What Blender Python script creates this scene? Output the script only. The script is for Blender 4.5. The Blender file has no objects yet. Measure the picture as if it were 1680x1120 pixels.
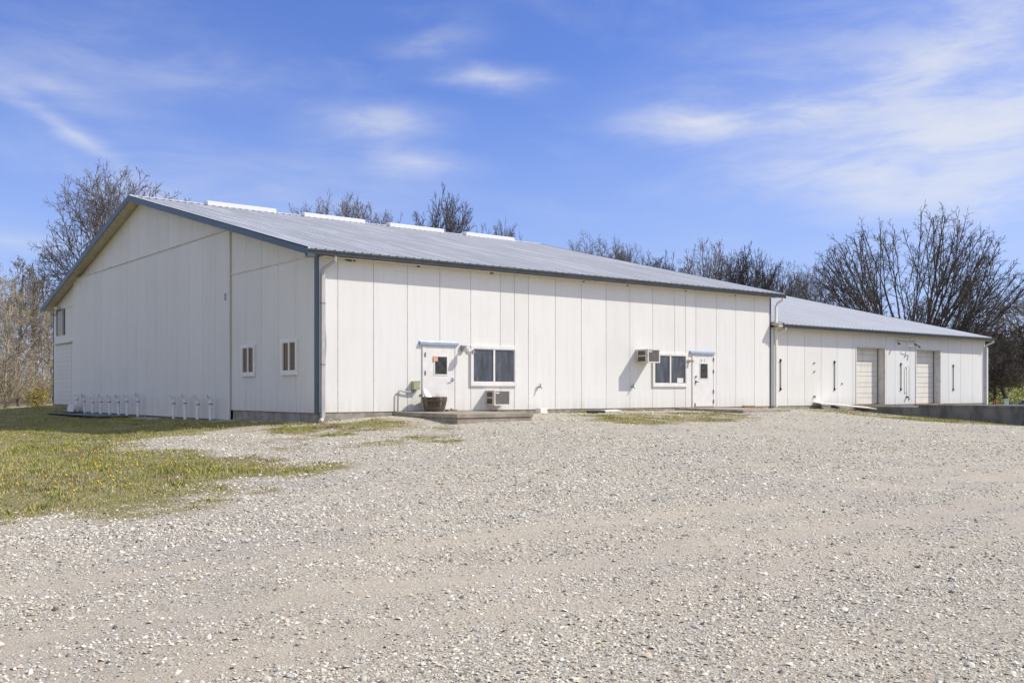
import bpy, math, random
import numpy as np
from mathutils import Vector, Matrix
random.seed(5); RS = np.random.RandomState(11)
scene = bpy.context.scene
col = scene.collection
R = math.radians

# ------------------------------------------------------------------ helpers
def link(o, parent=None):
    col.objects.link(o)
    if parent: o.parent = parent
    return o
def tag(o, label=None, cat=None, group=None, kind=None):
    if label: o['label'] = label
    if cat: o['category'] = cat
    if group: o['group'] = group
    if kind: o['kind'] = kind
    return o
def empty(name, loc, label, cat, group=None, rz=0):
    o = bpy.data.objects.new(name, None); link(o)
    o.location = loc; o.rotation_euler = (0, 0, rz)
    o.empty_display_size = .2
    return tag(o, label, cat, group)
def mesh_np(name, verts, faces_flat, nper, material, parent=None, colors=None, smooth=False):
    """verts (N,3), faces (M,nper) arrays -> one mesh object"""
    me = bpy.data.meshes.new(name)
    verts = np.asarray(verts, np.float32); faces = np.asarray(faces_flat, np.int32)
    me.vertices.add(len(verts)); me.vertices.foreach_set('co', verts.ravel())
    me.loops.add(faces.size); me.loops.foreach_set('vertex_index', faces.ravel())
    me.polygons.add(len(faces))
    me.polygons.foreach_set('loop_start', np.arange(0, faces.size, nper, dtype=np.int32))
    me.polygons.foreach_set('loop_total', np.full(len(faces), nper, np.int32))
    if smooth: me.polygons.foreach_set('use_smooth', np.ones(len(faces), bool))
    me.update(calc_edges=True)
    if colors is not None:
        a = me.attributes.new('col', 'FLOAT_COLOR', 'POINT')
        c = np.ones((len(verts), 4), np.float32); c[:, :3] = colors
        a.data.foreach_set('color', c.ravel())
    me.materials.append(material)
    return link(bpy.data.objects.new(name, me), parent)

class MB:
    def __init__(s): s.v = []; s.f = []; s.t = []
    def add(s, vs, fs, tint=None):
        n = len(s.v); s.v += [tuple(v) for v in vs]; s.f += [tuple(i + n for i in f) for f in fs]
        s.t += [random.random() if tint is None else tint] * len(vs)
        return s
    def box(s, x0, x1, y0, y1, z0, z1, tint=None):
        return s.add([(x0,y0,z0),(x1,y0,z0),(x1,y1,z0),(x0,y1,z0),(x0,y0,z1),(x1,y0,z1),(x1,y1,z1),(x0,y1,z1)],
            [(0,3,2,1),(4,5,6,7),(0,1,5,4),(1,2,6,5),(2,3,7,6),(3,0,4,7)], tint)
    def obox(s, c, sx, sy, sz, M, tint=None):
        vs = [Vector(c) + M @ Vector((a*sx/2, b*sy/2, k*sz/2)) for k in (-1,1) for b in (-1,1) for a in (-1,1)]
        return s.add(vs, [(0,2,3,1),(4,5,7,6),(0,1,5,4),(1,3,7,5),(3,2,6,7),(2,0,4,6)], tint)
    def prism(s, poly, axis, a, b, tint=None):
        """2-D polygon extruded along axis 0/1/2 from a to b; poly lists the other two coordinates in order"""
        def pt(p, k):
            return {0: (k, p[0], p[1]), 1: (p[0], k, p[1]), 2: (p[0], p[1], k)}[axis]
        n = len(poly)
        vs = [pt(p, a) for p in poly] + [pt(p, b) for p in poly]
        fs = [tuple(range(n))[::-1], tuple(range(n, 2*n))] + [(i, (i+1) % n, n+(i+1) % n, n+i) for i in range(n)]
        return s.add(vs, fs, tint)
    def tube(s, pts, r, n=10, caps=True, tint=None):
        pts = [Vector(p) for p in pts]
        rs = r if isinstance(r, (list, tuple)) else [r]*len(pts)
        base = len(s.v); ring = []
        for i, p in enumerate(pts):
            d = (pts[min(i+1, len(pts)-1)] - pts[max(i-1, 0)]).normalized()
            u = d.cross(Vector((0, 0, 1)))
            if u.length < .05: u = d.cross(Vector((0, 1, 0)))
            u.normalize(); w = d.cross(u).normalized()
            if i and u.dot(pu) < 0 and abs(u.dot(pu)) > .7: u = -u; w = -w
            pu = u
            ring.append([p + (u*math.cos(2*math.pi*k/n) + w*math.sin(2*math.pi*k/n))*rs[i] for k in range(n)])
        vs = [v for rg in ring for v in rg]; fs = []
        for i in range(len(pts)-1):
            for k in range(n):
                fs.append((i*n+k, i*n+(k+1) % n, (i+1)*n+(k+1) % n, (i+1)*n+k))
        if caps: fs += [tuple(range(n))[::-1], tuple((len(pts)-1)*n+k for k in range(n))]
        return s.add(vs, fs, tint)
    def lathe(s, prof, n=20, c=(0,0,0), tint=None):
        vs = []; fs = []
        for r, z in prof:
            for k in range(n):
                a = 2*math.pi*k/n; vs.append((c[0]+r*math.cos(a), c[1]+r*math.sin(a), c[2]+z))
        for i in range(len(prof)-1):
            for k in range(n): fs.append((i*n+k, i*n+(k+1) % n, (i+1)*n+(k+1) % n, (i+1)*n+k))
        fs += [tuple(range(n))[::-1], tuple((len(prof)-1)*n+k for k in range(n))]
        return s.add(vs, fs, tint)
    def build(s, name, material, parent=None, bevel=0, smooth=False):
        me = bpy.data.meshes.new(name); me.from_pydata(s.v, [], s.f); me.update()
        a = me.attributes.new('tint', 'FLOAT', 'POINT'); a.data.foreach_set('value', np.array(s.t, np.float32))
        me.materials.append(material)
        if smooth:
            for p in me.polygons: p.use_smooth = True
            me.set_sharp_from_angle(angle=R(40))
        o = link(bpy.data.objects.new(name, me), parent)
        if bevel:
            m = o.modifiers.new('bevel', 'BEVEL'); m.width = bevel; m.segments = 2; m.limit_method = 'ANGLE'
        return o
def bx(*a): return MB().box(*a)
def copy_thing(o):
    c = o.copy(); col.objects.link(c)
    for ch in list(o.children):
        k = ch.copy(); col.objects.link(k); k.parent = c
        for g in list(ch.children):
            q = g.copy(); col.objects.link(q); q.parent = k
    return c

# ------------------------------------------------------------------ materials
class NT:
    def __init__(s, nt): s.nt = nt; s.n = nt.nodes; s.l = nt.links
    def node(s, t, **kw):
        n = s.n.new(t)
        for k, v in kw.items(): setattr(n, k, v)
        return n
    def put(s, n, key, val):
        if val is None: return
        if hasattr(val, 'is_output'): s.l.new(val, n.inputs[key])
        else: n.inputs[key].default_value = val
    def math(s, op, a, b=None, c=None, clamp=False):
        n = s.node('ShaderNodeMath', operation=op, use_clamp=clamp)
        s.put(n, 0, a); s.put(n, 1, b); s.put(n, 2, c); return n.outputs[0]
    def mix(s, f, a, b, blend='MIX'):
        n = s.node('ShaderNodeMix', data_type='RGBA', blend_type=blend)
        s.put(n, 0, f); s.put(n, 6, col4(a)); s.put(n, 7, col4(b)); return n.outputs[2]
    def noise(s, vec, scale, detail=4, rough=.55, dist=0):
        n = s.node('ShaderNodeTexNoise'); s.put(n, 'Vector', vec)
        s.put(n, 'Scale', scale); s.put(n, 'Detail', detail); s.put(n, 'Roughness', rough); s.put(n, 'Distortion', dist)
        return n.outputs['Fac']
    def voro(s, vec, scale, feature='F1', rnd=1):
        n = s.node('ShaderNodeTexVoronoi', feature=feature); s.put(n, 'Vector', vec); s.put(n, 'Scale', scale); s.put(n, 'Randomness', rnd); return n
    def ramp(s, f, stops, interp='LINEAR'):
        n = s.node('ShaderNodeValToRGB'); s.put(n, 0, f); cr = n.color_ramp; cr.interpolation = interp
        while len(cr.elements) < len(stops): cr.elements.new(.5)
        for e, (p, c) in zip(cr.elements, stops):
            e.position = p; e.color = c if hasattr(c, '__len__') and len(c) == 4 else (tuple(c)+(1,) if hasattr(c, '__len__') else (c, c, c, 1))
        return n.outputs[0]
    def scale(s, vec, sc, loc=(0,0,0), rot=(0,0,0), vt='POINT'):
        n = s.node('ShaderNodeMapping', vector_type=vt); s.put(n, 0, vec); n.inputs['Location'].default_value = loc
        n.inputs['Rotation'].default_value = rot; n.inputs['Scale'].default_value = sc; return n.outputs[0]
    def maprange(s, v, a, b, c=0, d=1, smooth=True):
        n = s.node('ShaderNodeMapRange', interpolation_type='SMOOTHSTEP' if smooth else 'LINEAR')
        s.put(n, 0, v)
        for i, q in enumerate((a, b, c, d)): s.put(n, i+1, q)
        return n.outputs[0]
    def attr(s, name): return s.node('ShaderNodeAttribute', attribute_name=name)
    def bump(s, h, strength, dist, normal=None):
        n = s.node('ShaderNodeBump'); s.put(n, 'Height', h); s.put(n, 'Strength', strength); s.put(n, 'Distance', dist)
        if normal is not None: s.put(n, 'Normal', normal)
        return n.outputs[0]
def col4(c):
    if hasattr(c, 'is_output'): return c
    return tuple(c) + (1,) if len(c) == 3 else c
def newmat(name, rough=.7, metal=0, spec=.4):
    m = bpy.data.materials.new(name); m.use_nodes = True
    t = NT(m.node_tree); b = t.n['Principled BSDF']
    b.inputs['Roughness'].default_value = rough; b.inputs['Metallic'].default_value = metal
    b.inputs['Specular IOR Level'].default_value = spec
    return m, t, b
def pmat(name, c1, c2=None, scale=6, rough=.7, metal=0, bump=0, stretch=(1,1,1), spec=.4, lo=.35, hi=.65, tint=0):
    """two-tone weathered surface: noise between two base colours, optional per-piece tint and bump"""
    m, t, b = newmat(name, rough, metal, spec)
    pos = t.node('ShaderNodeNewGeometry').outputs['Position']
    v = t.scale(pos, stretch)
    n = t.noise(v, scale, 6, .6)
    c = t.mix(t.maprange(n, lo, hi), c1, c2 or tuple(x*.8 for x in c1))
    if tint:
        a = t.attr('tint').outputs['Fac']
        c = t.mix(1, c, t.ramp(a, [(0, 1-tint), (1, 1+0*tint)]), 'MULTIPLY')
    t.put(b, 'Base Color', c)
    t.put(b, 'Roughness', t.maprange(n, .2, .8, rough*.85, min(1, rough*1.15), False))
    if bump: t.put(b, 'Normal', t.bump(t.noise(v, scale*6, 5), bump, .02))
    return m

def siding_mat(name, base, stain_z):
    m, t, b = newmat(name, .55, 0, .35)
    pos = t.node('ShaderNodeNewGeometry').outputs['Position']
    sx = t.node('ShaderNodeSeparateXYZ'); t.put(sx, 0, pos); z = sx.outputs[2]
    n1 = t.noise(t.scale(pos, (1,1,.07)), 5.5, 6, .62)            # vertical rain streaks
    n2 = t.noise(pos, .55, 5, .6)
    n3 = t.noise(pos, 14, 5, .65)
    a = t.attr('tint').outputs['Fac']
    c = t.mix(t.math('MULTIPLY', t.maprange(n1, .42, .72), .6), base, tuple(q*w for q, w in zip(base, (.93,.925,.91))))
    c = t.mix(t.math('MULTIPLY', t.maprange(n2, .45, .75), .55), c, tuple(q*w for q, w in zip(base, (.94,.915,.87))))
    c = t.mix(t.math('MULTIPLY', t.maprange(n3, .62, .8), .35), c, tuple(q*w for q, w in zip(base, (.82,.78,.72))))
    c = t.mix(1, c, t.ramp(a, [(0, .95), (1, 1.0)]), 'MULTIPLY')
    # splash stain near the ground and grime band below the eave
    low = t.math('MULTIPLY', t.maprange(z, .55, -.05), t.maprange(n1, .3, .7))
    c = t.mix(t.math('MULTIPLY', low, .5), c, (.62,.53,.42))
    hi = t.math('MULTIPLY', t.maprange(z, stain_z-.38, stain_z), t.maprange(n3, .3, .6))
    c = t.mix(t.math('MULTIPLY', hi, .4), c, (.55,.5,.36))
    t.put(b, 'Base Color', c)
    t.put(b, 'Normal', t.bump(t.noise(t.scale(pos, (1,1,.3)), 1.6, 3), .25, .05))
    return m

M = {}
M['siding'] = siding_mat('white_metal_siding', (.815,.80,.755), 4.6)
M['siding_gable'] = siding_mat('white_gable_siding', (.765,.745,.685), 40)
M['siding_wing'] = siding_mat('white_wing_siding', (.805,.79,.74), 3.32)
M['joint'] = pmat('grey_joint', (.62,.60,.57), (.45,.43,.41), 9, .7, stretch=(1,1,.4))
M['white'] = pmat('white_paint', (.85,.82,.77), (.77,.74,.69), 3, .5)
M['white_dirty'] = pmat('dirty_white_paint', (.74,.71,.66), (.55,.51,.44), 4, .65, lo=.45, hi=.75)
M['cream'] = pmat('cream_door_paint', (.82,.775,.68), (.70,.65,.54), 2.5, .55, stretch=(1,1,.5), lo=.45, hi=.75)
M['spout'] = pmat('chalky_downspout', (.56,.54,.51), (.42,.41,.40), 4, .6, stretch=(1,1,.3))
M['pvc'] = pmat('white_pvc', (.88,.87,.85), (.80,.78,.75), 4, .35)
M['trim'] = pmat('blue_grey_trim', (.055,.088,.115), (.075,.11,.135), 2, .45, spec=.5)
M['gutter'] = pmat('slate_gutter', (.055,.07,.083), (.075,.09,.10), 3, .4, spec=.5, stretch=(1,1,1))
M['trim_light'] = pmat('light_blue_metal', (.33,.40,.50), (.27,.34,.44), 4, .4, spec=.5)
M['soffit'] = pmat('dirty_soffit', (.68,.62,.5), (.5,.44,.33), 5, .8, lo=.3, hi=.7)
M['concrete'] = pmat('weathered_concrete', (.40,.34,.27), (.27,.23,.18), 2.2, .9, bump=.5)
M['concrete_dark'] = pmat('stained_concrete', (.20,.195,.18), (.10,.10,.095), 1.7, .9, bump=.5, stretch=(1,1,.5))
M['foundation'] = pmat('concrete_foundation', (.38,.35,.29), (.25,.23,.18), 3, .95, bump=.6)
M['black'] = pmat('black_metal', (.02,.02,.02), (.035,.034,.033), 8, .5)
M['dark_steel'] = pmat('weathered_dark_steel', (.10,.10,.105), (.17,.15,.13), 12, .55, .3)
M['galv'] = pmat('galvanised_steel', (.36,.36,.36), (.27,.27,.27), 10, .5, .5)
M['ac_body'] = pmat('beige_enamel', (.62,.57,.47), (.52,.46,.36), 5, .5)
M['ac_grille'] = pmat('grey_fins', (.30,.285,.26), (.22,.2,.18), 40, .6, .2, stretch=(1,1,.1))
M['box_green'] = pmat('pale_green_box', (.42,.44,.29), (.34,.36,.22), 9, .6)
M['wood_grey'] = pmat('weathered_barrel_wood', (.25,.185,.13), (.12,.088,.06), 9, .9, bump=.6, stretch=(1,1,.15), tint=.45)
M['wood_tan'] = pmat('tan_lumber', (.42,.31,.19), (.28,.2,.12), 7, .85, stretch=(.3,1,1), tint=.3)
M['dead_plant'] = pmat('dry_stems', (.52,.42,.22), (.36,.27,.12), 20, .9)
M['soil'] = pmat('potting_soil', (.05,.035,.025), (.09,.07,.05), 20, 1)
M['brick'] = pmat('brown_brick', (.26,.13,.075), (.35,.2,.12), 12, .9, bump=.5, tint=.3)
M['turquoise'] = pmat('faded_turquoise_paint', (.12,.21,.23), (.2,.25,.25), 3, .7, tint=.35)
M['orange'] = pmat('orange_plastic', (.75,.16,.07), (.6,.12,.06), 6, .5)
M['pale_green'] = pmat('pale_green_plastic', (.48,.64,.57), (.4,.55,.5), 5, .5)
M['car'] = pmat('silver_car_paint', (.42,.44,.47), (.38,.40,.43), 2, .25, .6, spec=.6)
M['rubber'] = pmat('black_rubber', (.02,.02,.02), (.03,.03,.03), 6, .8)
M['mud'] = pmat('mud_nest', (.16,.11,.07), (.1,.07,.04), 30, 1)
M['paper'] = pmat('white_notice', (.8,.8,.78), (.7,.7,.7), 5, .6)
M['ink'] = pmat('dark_ink', (.05,.05,.06), None, 5, .6)
M['orange_sticker'] = pmat('orange_sticker', (.75,.42,.25), (.65,.36,.22), 9, .6)
m, t, b = newmat('window_glass', .04, 0, .6)
pos = t.node('ShaderNodeNewGeometry').outputs['Position']
nz = t.noise(t.scale(pos, (1.6,1,.35)), 3.2, 5, .6)
t.put(b, 'Base Color', t.ramp(nz, [(.3, (.03,.034,.04)), (.55, (.085,.093,.105)), (.8, (.19,.20,.215))]))
t.put(b, 'Normal', t.bump(t.noise(pos, 1.4, 2), .1, .02))
M['glass'] = m
m, t, b = newmat('amber_glass', .25, 0, .15)
nz = t.noise(t.scale(t.node('ShaderNodeNewGeometry').outputs['Position'], (1,2.6,.7)), 3.2, 5, .6)
t.put(b, 'Base Color', t.ramp(nz, [(.3, (.07,.05,.024)), (.6, (.17,.12,.06)), (.85, (.29,.21,.11))]))
M['glass_amber'] = m
M['glass_dark'] = pmat('dark_door_glass', (.02,.02,.02), (.06,.06,.058), 7, .08, spec=.4)
# ribbed metal roof
m, t, b = newmat('galvalume_roof', .55, 0, .4)
pos = t.node('ShaderNodeNewGeometry').outputs['Position']
n1 = t.noise(t.scale(pos, (1, .05, .05)), 3.4, 6, .6)
n2 = t.noise(pos, .4, 4, .6)
c = t.mix(t.maprange(n1, .35, .7), (.69,.70,.71), (.57,.58,.59))
c = t.mix(t.math('MULTIPLY', t.maprange(n2, .4, .7), .5), c, (.60,.60,.60))
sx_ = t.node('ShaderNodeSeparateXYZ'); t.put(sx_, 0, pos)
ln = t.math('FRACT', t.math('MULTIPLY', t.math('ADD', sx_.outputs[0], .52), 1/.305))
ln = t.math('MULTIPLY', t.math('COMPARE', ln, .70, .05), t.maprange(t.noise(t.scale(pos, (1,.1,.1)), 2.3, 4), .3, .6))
c = t.mix(t.math('MULTIPLY', ln, .55), c, (.25,.25,.26))  # rib shading painted into the colour as broken dark lines beside the ribs
t.put(b, 'Base Color', c)
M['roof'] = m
m, t, b = newmat('ridge_cap_white', .45, 0, .4)
t.put(b, 'Base Color', (.74,.74,.74,1)); M['ridge'] = m
# bark / twigs
def bark(name, c1, c2): return pmat(name, c1, c2, 3, .95, lo=.3, hi=.7)
M['bark'] = bark('grey_brown_bark', (.13,.11,.095), (.20,.17,.14))
M['bark_dark'] = bark('dark_bark', (.068,.057,.05), (.11,.092,.078))
M['bark_tan'] = bark('tan_bark', (.38,.32,.235), (.50,.43,.33))
def leafmat(name, stops):
    m, t, b = newmat(name, .7, 0, .25)
    a = t.attr('col'); t.put(b, 'Base Color', a.outputs['Color'])
    t.put(b, 'Subsurface Weight', 0)
    return m
M['leaf'] = leafmat('leaves', None)
m, t, b = newmat('gravel_stones', .85, 0, .25); t.put(b, 'Base Color', t.attr('col').outputs['Color']); M['stones'] = m
m, t, b = newmat('grass_blades', .7, 0, .2); t.put(b, 'Base Color', t.attr('col').outputs['Color']); M['grass'] = m

# ------------------------------------------------------------------ terrain height
CP=np.array([ # x,y,z ground control points
(0,-.2,-.28),(1.6,-.2,-.17),(2.6,-.2,-.1),(2.4,-3.2,-.28),(7.2,-3,-.22),(8.6,-.3,-.12),(11.8,-.3,-.12),(15.7,-.3,-.1),(21.2,-.3,-.1),(26.8,-.3,-.2),
(13.2,-4.5,-.22),(20,-4.5,-.25),(27.2,-3.2,-.52),(27.2,-7,-.73),(27.2,-11,-.85),(34,-13,-1.2),(34,-20,-1.2),
(-.2,3,-.33),(-.2,6.4,-.37),(-.2,16,-.46),(-.2,24,-.48),(-.3,27.4,-.16),(-.3,30,-.1),(-.3,33,-.3),(-3,29,-.42),(-3,33,-.45),
(-13.65,-26.66,-1.0),(-6,-12,-.72),(-11,-13,-.9),(-13,-20,-.97),(-3,-18,-.88),(5,-14,-.72),(12,-10,-.5),(20,-14,-.8),(10,-24,-1.05),(0,-30,-1.1),(-25,-25,-1.0),(-30,0,-.7),(-8,-4,-.76),(-5,5,-.66),(-8,14,-.78),(-10,25,-.68),(-15,35,-.55),(-30,30,-.6),
(-20,45,-.5),(-5,50,-.4),(10,60,0),(30,60,.3),(45,2,-1.3),(44,12,-1.3),(50,8,-1.25),(60,22,-.5),(75,35,1.0),(100,55,1.6),(90,20,1.6),(60,-10,-1.3),(140,80,2),(39,-10,-1.25),
(-200,200,1),(200,200,2),(-200,-200,-2),(200,-200,-2),(0,200,1.5),(400,400,2),(-400,400,1),(-400,-400,-3),(400,-400,-3)],float)
_d=np.linalg.norm(CP[:,None,:2]-CP[None,:,:2],axis=2)
_w=np.linalg.solve(_d+1e-6*np.eye(len(CP)),CP[:,2]-CP[:,2].mean())
def gz(x,y):
    x=np.asarray(x,float);y=np.asarray(y,float)
    s=np.zeros(np.broadcast(x,y).shape)
    for (a,b,_),w in zip(CP,_w): s=s+w*np.sqrt((x-a)**2+(y-b)**2+.3)
    return s+CP[:,2].mean()
def pnoise(x, y, seed=0, octs=((.35,1.),(.9,.5),(2.1,.25))):
    """cheap smooth value noise, about -1..1"""
    s = np.zeros(np.broadcast(x, y).shape)
    for k, (f, a) in enumerate(octs):
        X = x*f+37.1*seed+11*k; Y = y*f+17.7*seed+5*k
        i = np.floor(X).astype(int); j = np.floor(Y).astype(int); u = X-i; v = Y-j
        u = u*u*(3-2*u); v = v*v*(3-2*v)
        h = lambda p, q: (np.sin(p*127.1+q*311.7+seed*74.7)*43758.5453) % 1
        s = s + a*((h(i,j)*(1-u)+h(i+1,j)*u)*(1-v)+(h(i,j+1)*(1-u)+h(i+1,j+1)*u)*v-.5)*2
    return s
def sdist(px, py, poly):
    """signed distance to a polygon, positive inside"""
    P = np.array(poly, float); Q = np.roll(P, -1, 0)
    px = np.asarray(px, float); py = np.asarray(py, float)
    d = np.full(px.shape, 1e9); ins = np.zeros(px.shape, bool)
    for (ax, ay), (bx_, by) in zip(P, Q):
        ex, ey = bx_-ax, by-ay; wx, wy = px-ax, py-ay
        tt = np.clip((wx*ex+wy*ey)/(ex*ex+ey*ey), 0, 1)
        d = np.minimum(d, np.hypot(wx-ex*tt, wy-ey*tt))
        c = (ay > py) != (by > py)
        with np.errstate(divide='ignore', invalid='ignore'):
            c &= px < ex*(py-ay)/(by-ay if by != ay else 1e-9)+ax
        ins ^= c
    return np.where(ins, d, -d)
LAWN = [(-40,-17),(-16,-15),(-11.6,-14.2),(-10.4,-14.05),(-9.7,-14.25),(-8.5,-13.2),(-7.5,-12.2),(-6.4,-11.6),(-5.2,-11),(-5.5,-9.6),(-5.35,-7.8),(-5.6,-5.5),(-5.9,-3),(-5.7,-.9),(-3.1,.2),(-1.6,-.1),(0,-.2),(0,34),(-2,60),(-60,60),(-60,-17)]
PATCH = [([(-1.8,-.9),(-.3,-.5),(.8,-1.3),(2.1,-2.1),(.6,-4.4),(-1.3,-5),(-2.5,-5.2),(-2.6,-3.2)], .10),
         ([(7.9,-2.1),(10.8,-.9),(13.8,-1.1),(15.2,-2.8),(14.3,-4.9),(11.2,-6.8),(9.4,-6.4),(7.2,-6.6),(6.7,-5.3)], .05),
         ([(22.4,-.9),(26.9,-1),(27,-9.8),(23.5,-9.3),(20.5,-8.3),(19.5,-6.2),(20,-3.6)], .05),
         ([(-3.5,-6.6),(-1,-6),(1.4,-5),(2.2,-6),(-1,-7.6),(-3.6,-7.6)], -.25),
         ([(-6,-8),(-2,-8.6),(3,-7),(2.4,-.6),(-5,.2)], -.44)]
def grass_mask(x, y):
    n = pnoise(x, y, 3, ((.25,.45),(.7,.55),(1.9,.5),(4.3,.35)))
    g = sdist(x, y, LAWN)/1.6+.25
    # thin bare soil patches inside the lawn
    g = np.minimum(g, 1.15-.0*x)
    m = g+n*.75
    for poly, off in PATCH:
        m = np.maximum(m, np.minimum(sdist(x, y, poly)/1.3, .55)+.12+off+n*.62)
    return np.clip(m, 0, 1)
def track_mask(x, y):
    """compacted wheel lanes, parallel to the long wall"""
    w = pnoise(x*.25, y, 7, ((.5,.6),(1.3,.4)))*.35
    t = np.zeros(np.broadcast(x, y).shape)
    for yc, s, a in ((-21.25,.62,1),(-19.85,.5,1),(-18.2,.55,.95),(-16.7,.4,.6),(-14.6,.4,.35),(-23.0,.25,.3)):
        t = np.maximum(t, a*np.exp(-((y-yc-w+.02*x)/s)**2))
    t = np.maximum(t, .5*np.exp(-((y+20.4)/2.3)**2))
    br = pnoise(x*.4, y*1.4, 9, ((.4,.7),(1.5,.5),(4,.3)))
    return np.clip(t*(.86+.5*br), 0, 1)

# ------------------------------------------------------------------ ground sheet
def axis(lo, hi, step, far):
    a = np.arange(lo, hi+step, step); out = []; d = step
    p = hi
    while p < far: d *= 1.25; p += d; out.append(p)
    q = lo; d = step; pre = []
    while q > -far: d *= 1.25; q -= d; pre.append(q)
    return np.concatenate([pre[::-1], a, out])
xs = axis(-22, 32, .25, 700); ys = axis(-28, 32, .25, 700)
X, Y = np.meshgrid(xs, ys)
near = (np.abs(X) < 45) & (np.abs(Y) < 45)
Z = gz(X, Y)+np.where(near, pnoise(X, Y, 1, ((.5,.03),(1.4,.016),(3.1,.008))), 0)
tm = track_mask(X, Y); Z -= np.where(near, tm*.02, 0)
gm = np.where(near, grass_mask(X, Y), 1.0)
GX, GY, GZ = xs, ys, Z
nx, ny = len(xs), len(ys)
idx = np.arange(nx*ny).reshape(ny, nx)
F = np.stack([idx[:-1,:-1], idx[:-1,1:], idx[1:,1:], idx[1:,:-1]], -1).reshape(-1, 4)
m, t, b = newmat('gravel_and_lawn', .95, 0, .15)
pos = t.node('ShaderNodeNewGeometry').outputs['Position']
ga = t.attr('grass').outputs['Fac']; ta = t.attr('track').outputs['Fac']
v1 = t.voro(pos, 30); v2 = t.voro(pos, 62); v3 = t.voro(pos, 14)
def rnd(v):
    s = t.node('ShaderNodeSeparateColor'); t.put(s, 0, v.outputs['Color']); return s.outputs[0]
stone = [(0, (.13,.12,.12)), (.12, (.27,.255,.25)), (.35, (.40,.385,.37)), (.65, (.49,.47,.445)), (.9, (.60,.58,.55)), (1, (.74,.72,.69))]
c1 = t.ramp(rnd(v1), stone); c2 = t.ramp(rnd(v2), stone)
c = t.mix(.5, c1, c2)
c = t.mix(1, c, (1.27,1.2,.96), 'MULTIPLY')
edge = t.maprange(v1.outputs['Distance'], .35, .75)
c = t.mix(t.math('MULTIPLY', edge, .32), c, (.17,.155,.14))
dust = t.mix(t.maprange(t.noise(pos, 5, 6, .7), .3, .7), (.60,.51,.365), (.53,.445,.315))
dust = t.mix(t.math('MULTIPLY', t.maprange(rnd(v2), .55, 1), .6), dust, c2)
sandn = t.noise(t.scale(pos, (.35,1,1)), 1.1, 6, .65)
df = t.math('ADD', t.math('MULTIPLY', ta, .8), t.math('MULTIPLY', t.maprange(sandn, .42, .66), .42), clamp=True)
c = t.mix(df, c, dust)
c = t.mix(t.math('MULTIPLY', t.maprange(t.noise(pos, .33, 4, .6), .45, .7), .3), c, (.36,.33,.32))
gn = t.noise(pos, 2.2, 7, .7); gn2 = t.noise(pos, 17, 5, .7)
grs = t.mix(t.maprange(gn, .35, .65), (.27,.24,.09), (.36,.30,.15))
grs = t.mix(t.math('MULTIPLY', t.maprange(gn2, .45, .7), .8), grs, (.15,.16,.05))
grs = t.mix(t.math('MULTIPLY', t.maprange(t.noise(pos, .8, 5, .65), .56, .72), .7), grs, (.36,.285,.19))
grs = t.mix(t.math('MULTIPLY', t.maprange(t.noise(pos, 1.3, 6, .7), .5, .62), .75), grs, (.33,.255,.155))
gf = t.maprange(t.math('ADD', ga, t.math('MULTIPLY', t.math('SUBTRACT', gn2, .5), 1.1)), .36, .62)
dirt = t.mix(t.maprange(gn, .35, .65), (.46,.375,.25), (.36,.29,.185))
dfac = t.maprange(t.math('ADD', ga, t.math('MULTIPLY', t.math('SUBTRACT', gn2, .5), .9)), .10, .42)
c = t.mix(t.math('MULTIPLY', dfac, .8), c, dirt)
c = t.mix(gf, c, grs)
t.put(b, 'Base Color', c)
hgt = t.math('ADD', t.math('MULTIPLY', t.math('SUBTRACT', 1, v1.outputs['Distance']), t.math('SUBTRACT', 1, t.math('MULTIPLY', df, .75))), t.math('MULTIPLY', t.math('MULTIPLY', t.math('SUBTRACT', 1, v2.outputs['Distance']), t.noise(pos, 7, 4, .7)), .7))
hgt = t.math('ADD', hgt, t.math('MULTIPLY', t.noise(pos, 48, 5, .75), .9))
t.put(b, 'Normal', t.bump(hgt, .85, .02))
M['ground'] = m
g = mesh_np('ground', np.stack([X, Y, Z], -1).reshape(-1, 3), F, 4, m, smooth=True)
for nm, arr in (('grass', gm), ('track', tm)):
    a = g.data.attributes.new(nm, 'FLOAT', 'POINT'); a.data.foreach_set('value', arr.astype(np.float32).ravel())
tag(g, kind='structure')
def gsurf(x, y):
    """height of the built sheet by bilinear lookup"""
    x = np.asarray(x, float); y = np.asarray(y, float)
    i = np.clip(np.searchsorted(GX, x)-1, 0, nx-2); j = np.clip(np.searchsorted(GY, y)-1, 0, ny-2)
    u = (x-GX[i])/(GX[i+1]-GX[i]); v = (y-GY[j])/(GY[j+1]-GY[j])
    return (GZ[j,i]*(1-u)+GZ[j,i+1]*u)*(1-v)+(GZ[j+1,i]*(1-u)+GZ[j+1,i+1]*u)*v

# ------------------------------------------------------------------ camera
CAM = np.array([-13.6515, -26.6613, .6158]); YAW = .6648
FWD = np.array([math.sin(YAW), math.cos(YAW)]); RGT = np.array([math.cos(YAW), -math.sin(YAW)])
cd = bpy.data.cameras.new('camera'); cam = link(bpy.data.objects.new('camera', cd))
cam.location = CAM; cam.rotation_euler = (R(90), 0, -YAW)
cd.sensor_width = 36; cd.lens = 1639.95/1680*36; cd.shift_y = (642.04-560)/1680; cd.shift_x = 0
cd.clip_start = .1; cd.clip_end = 3000
scene.camera = cam

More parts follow.
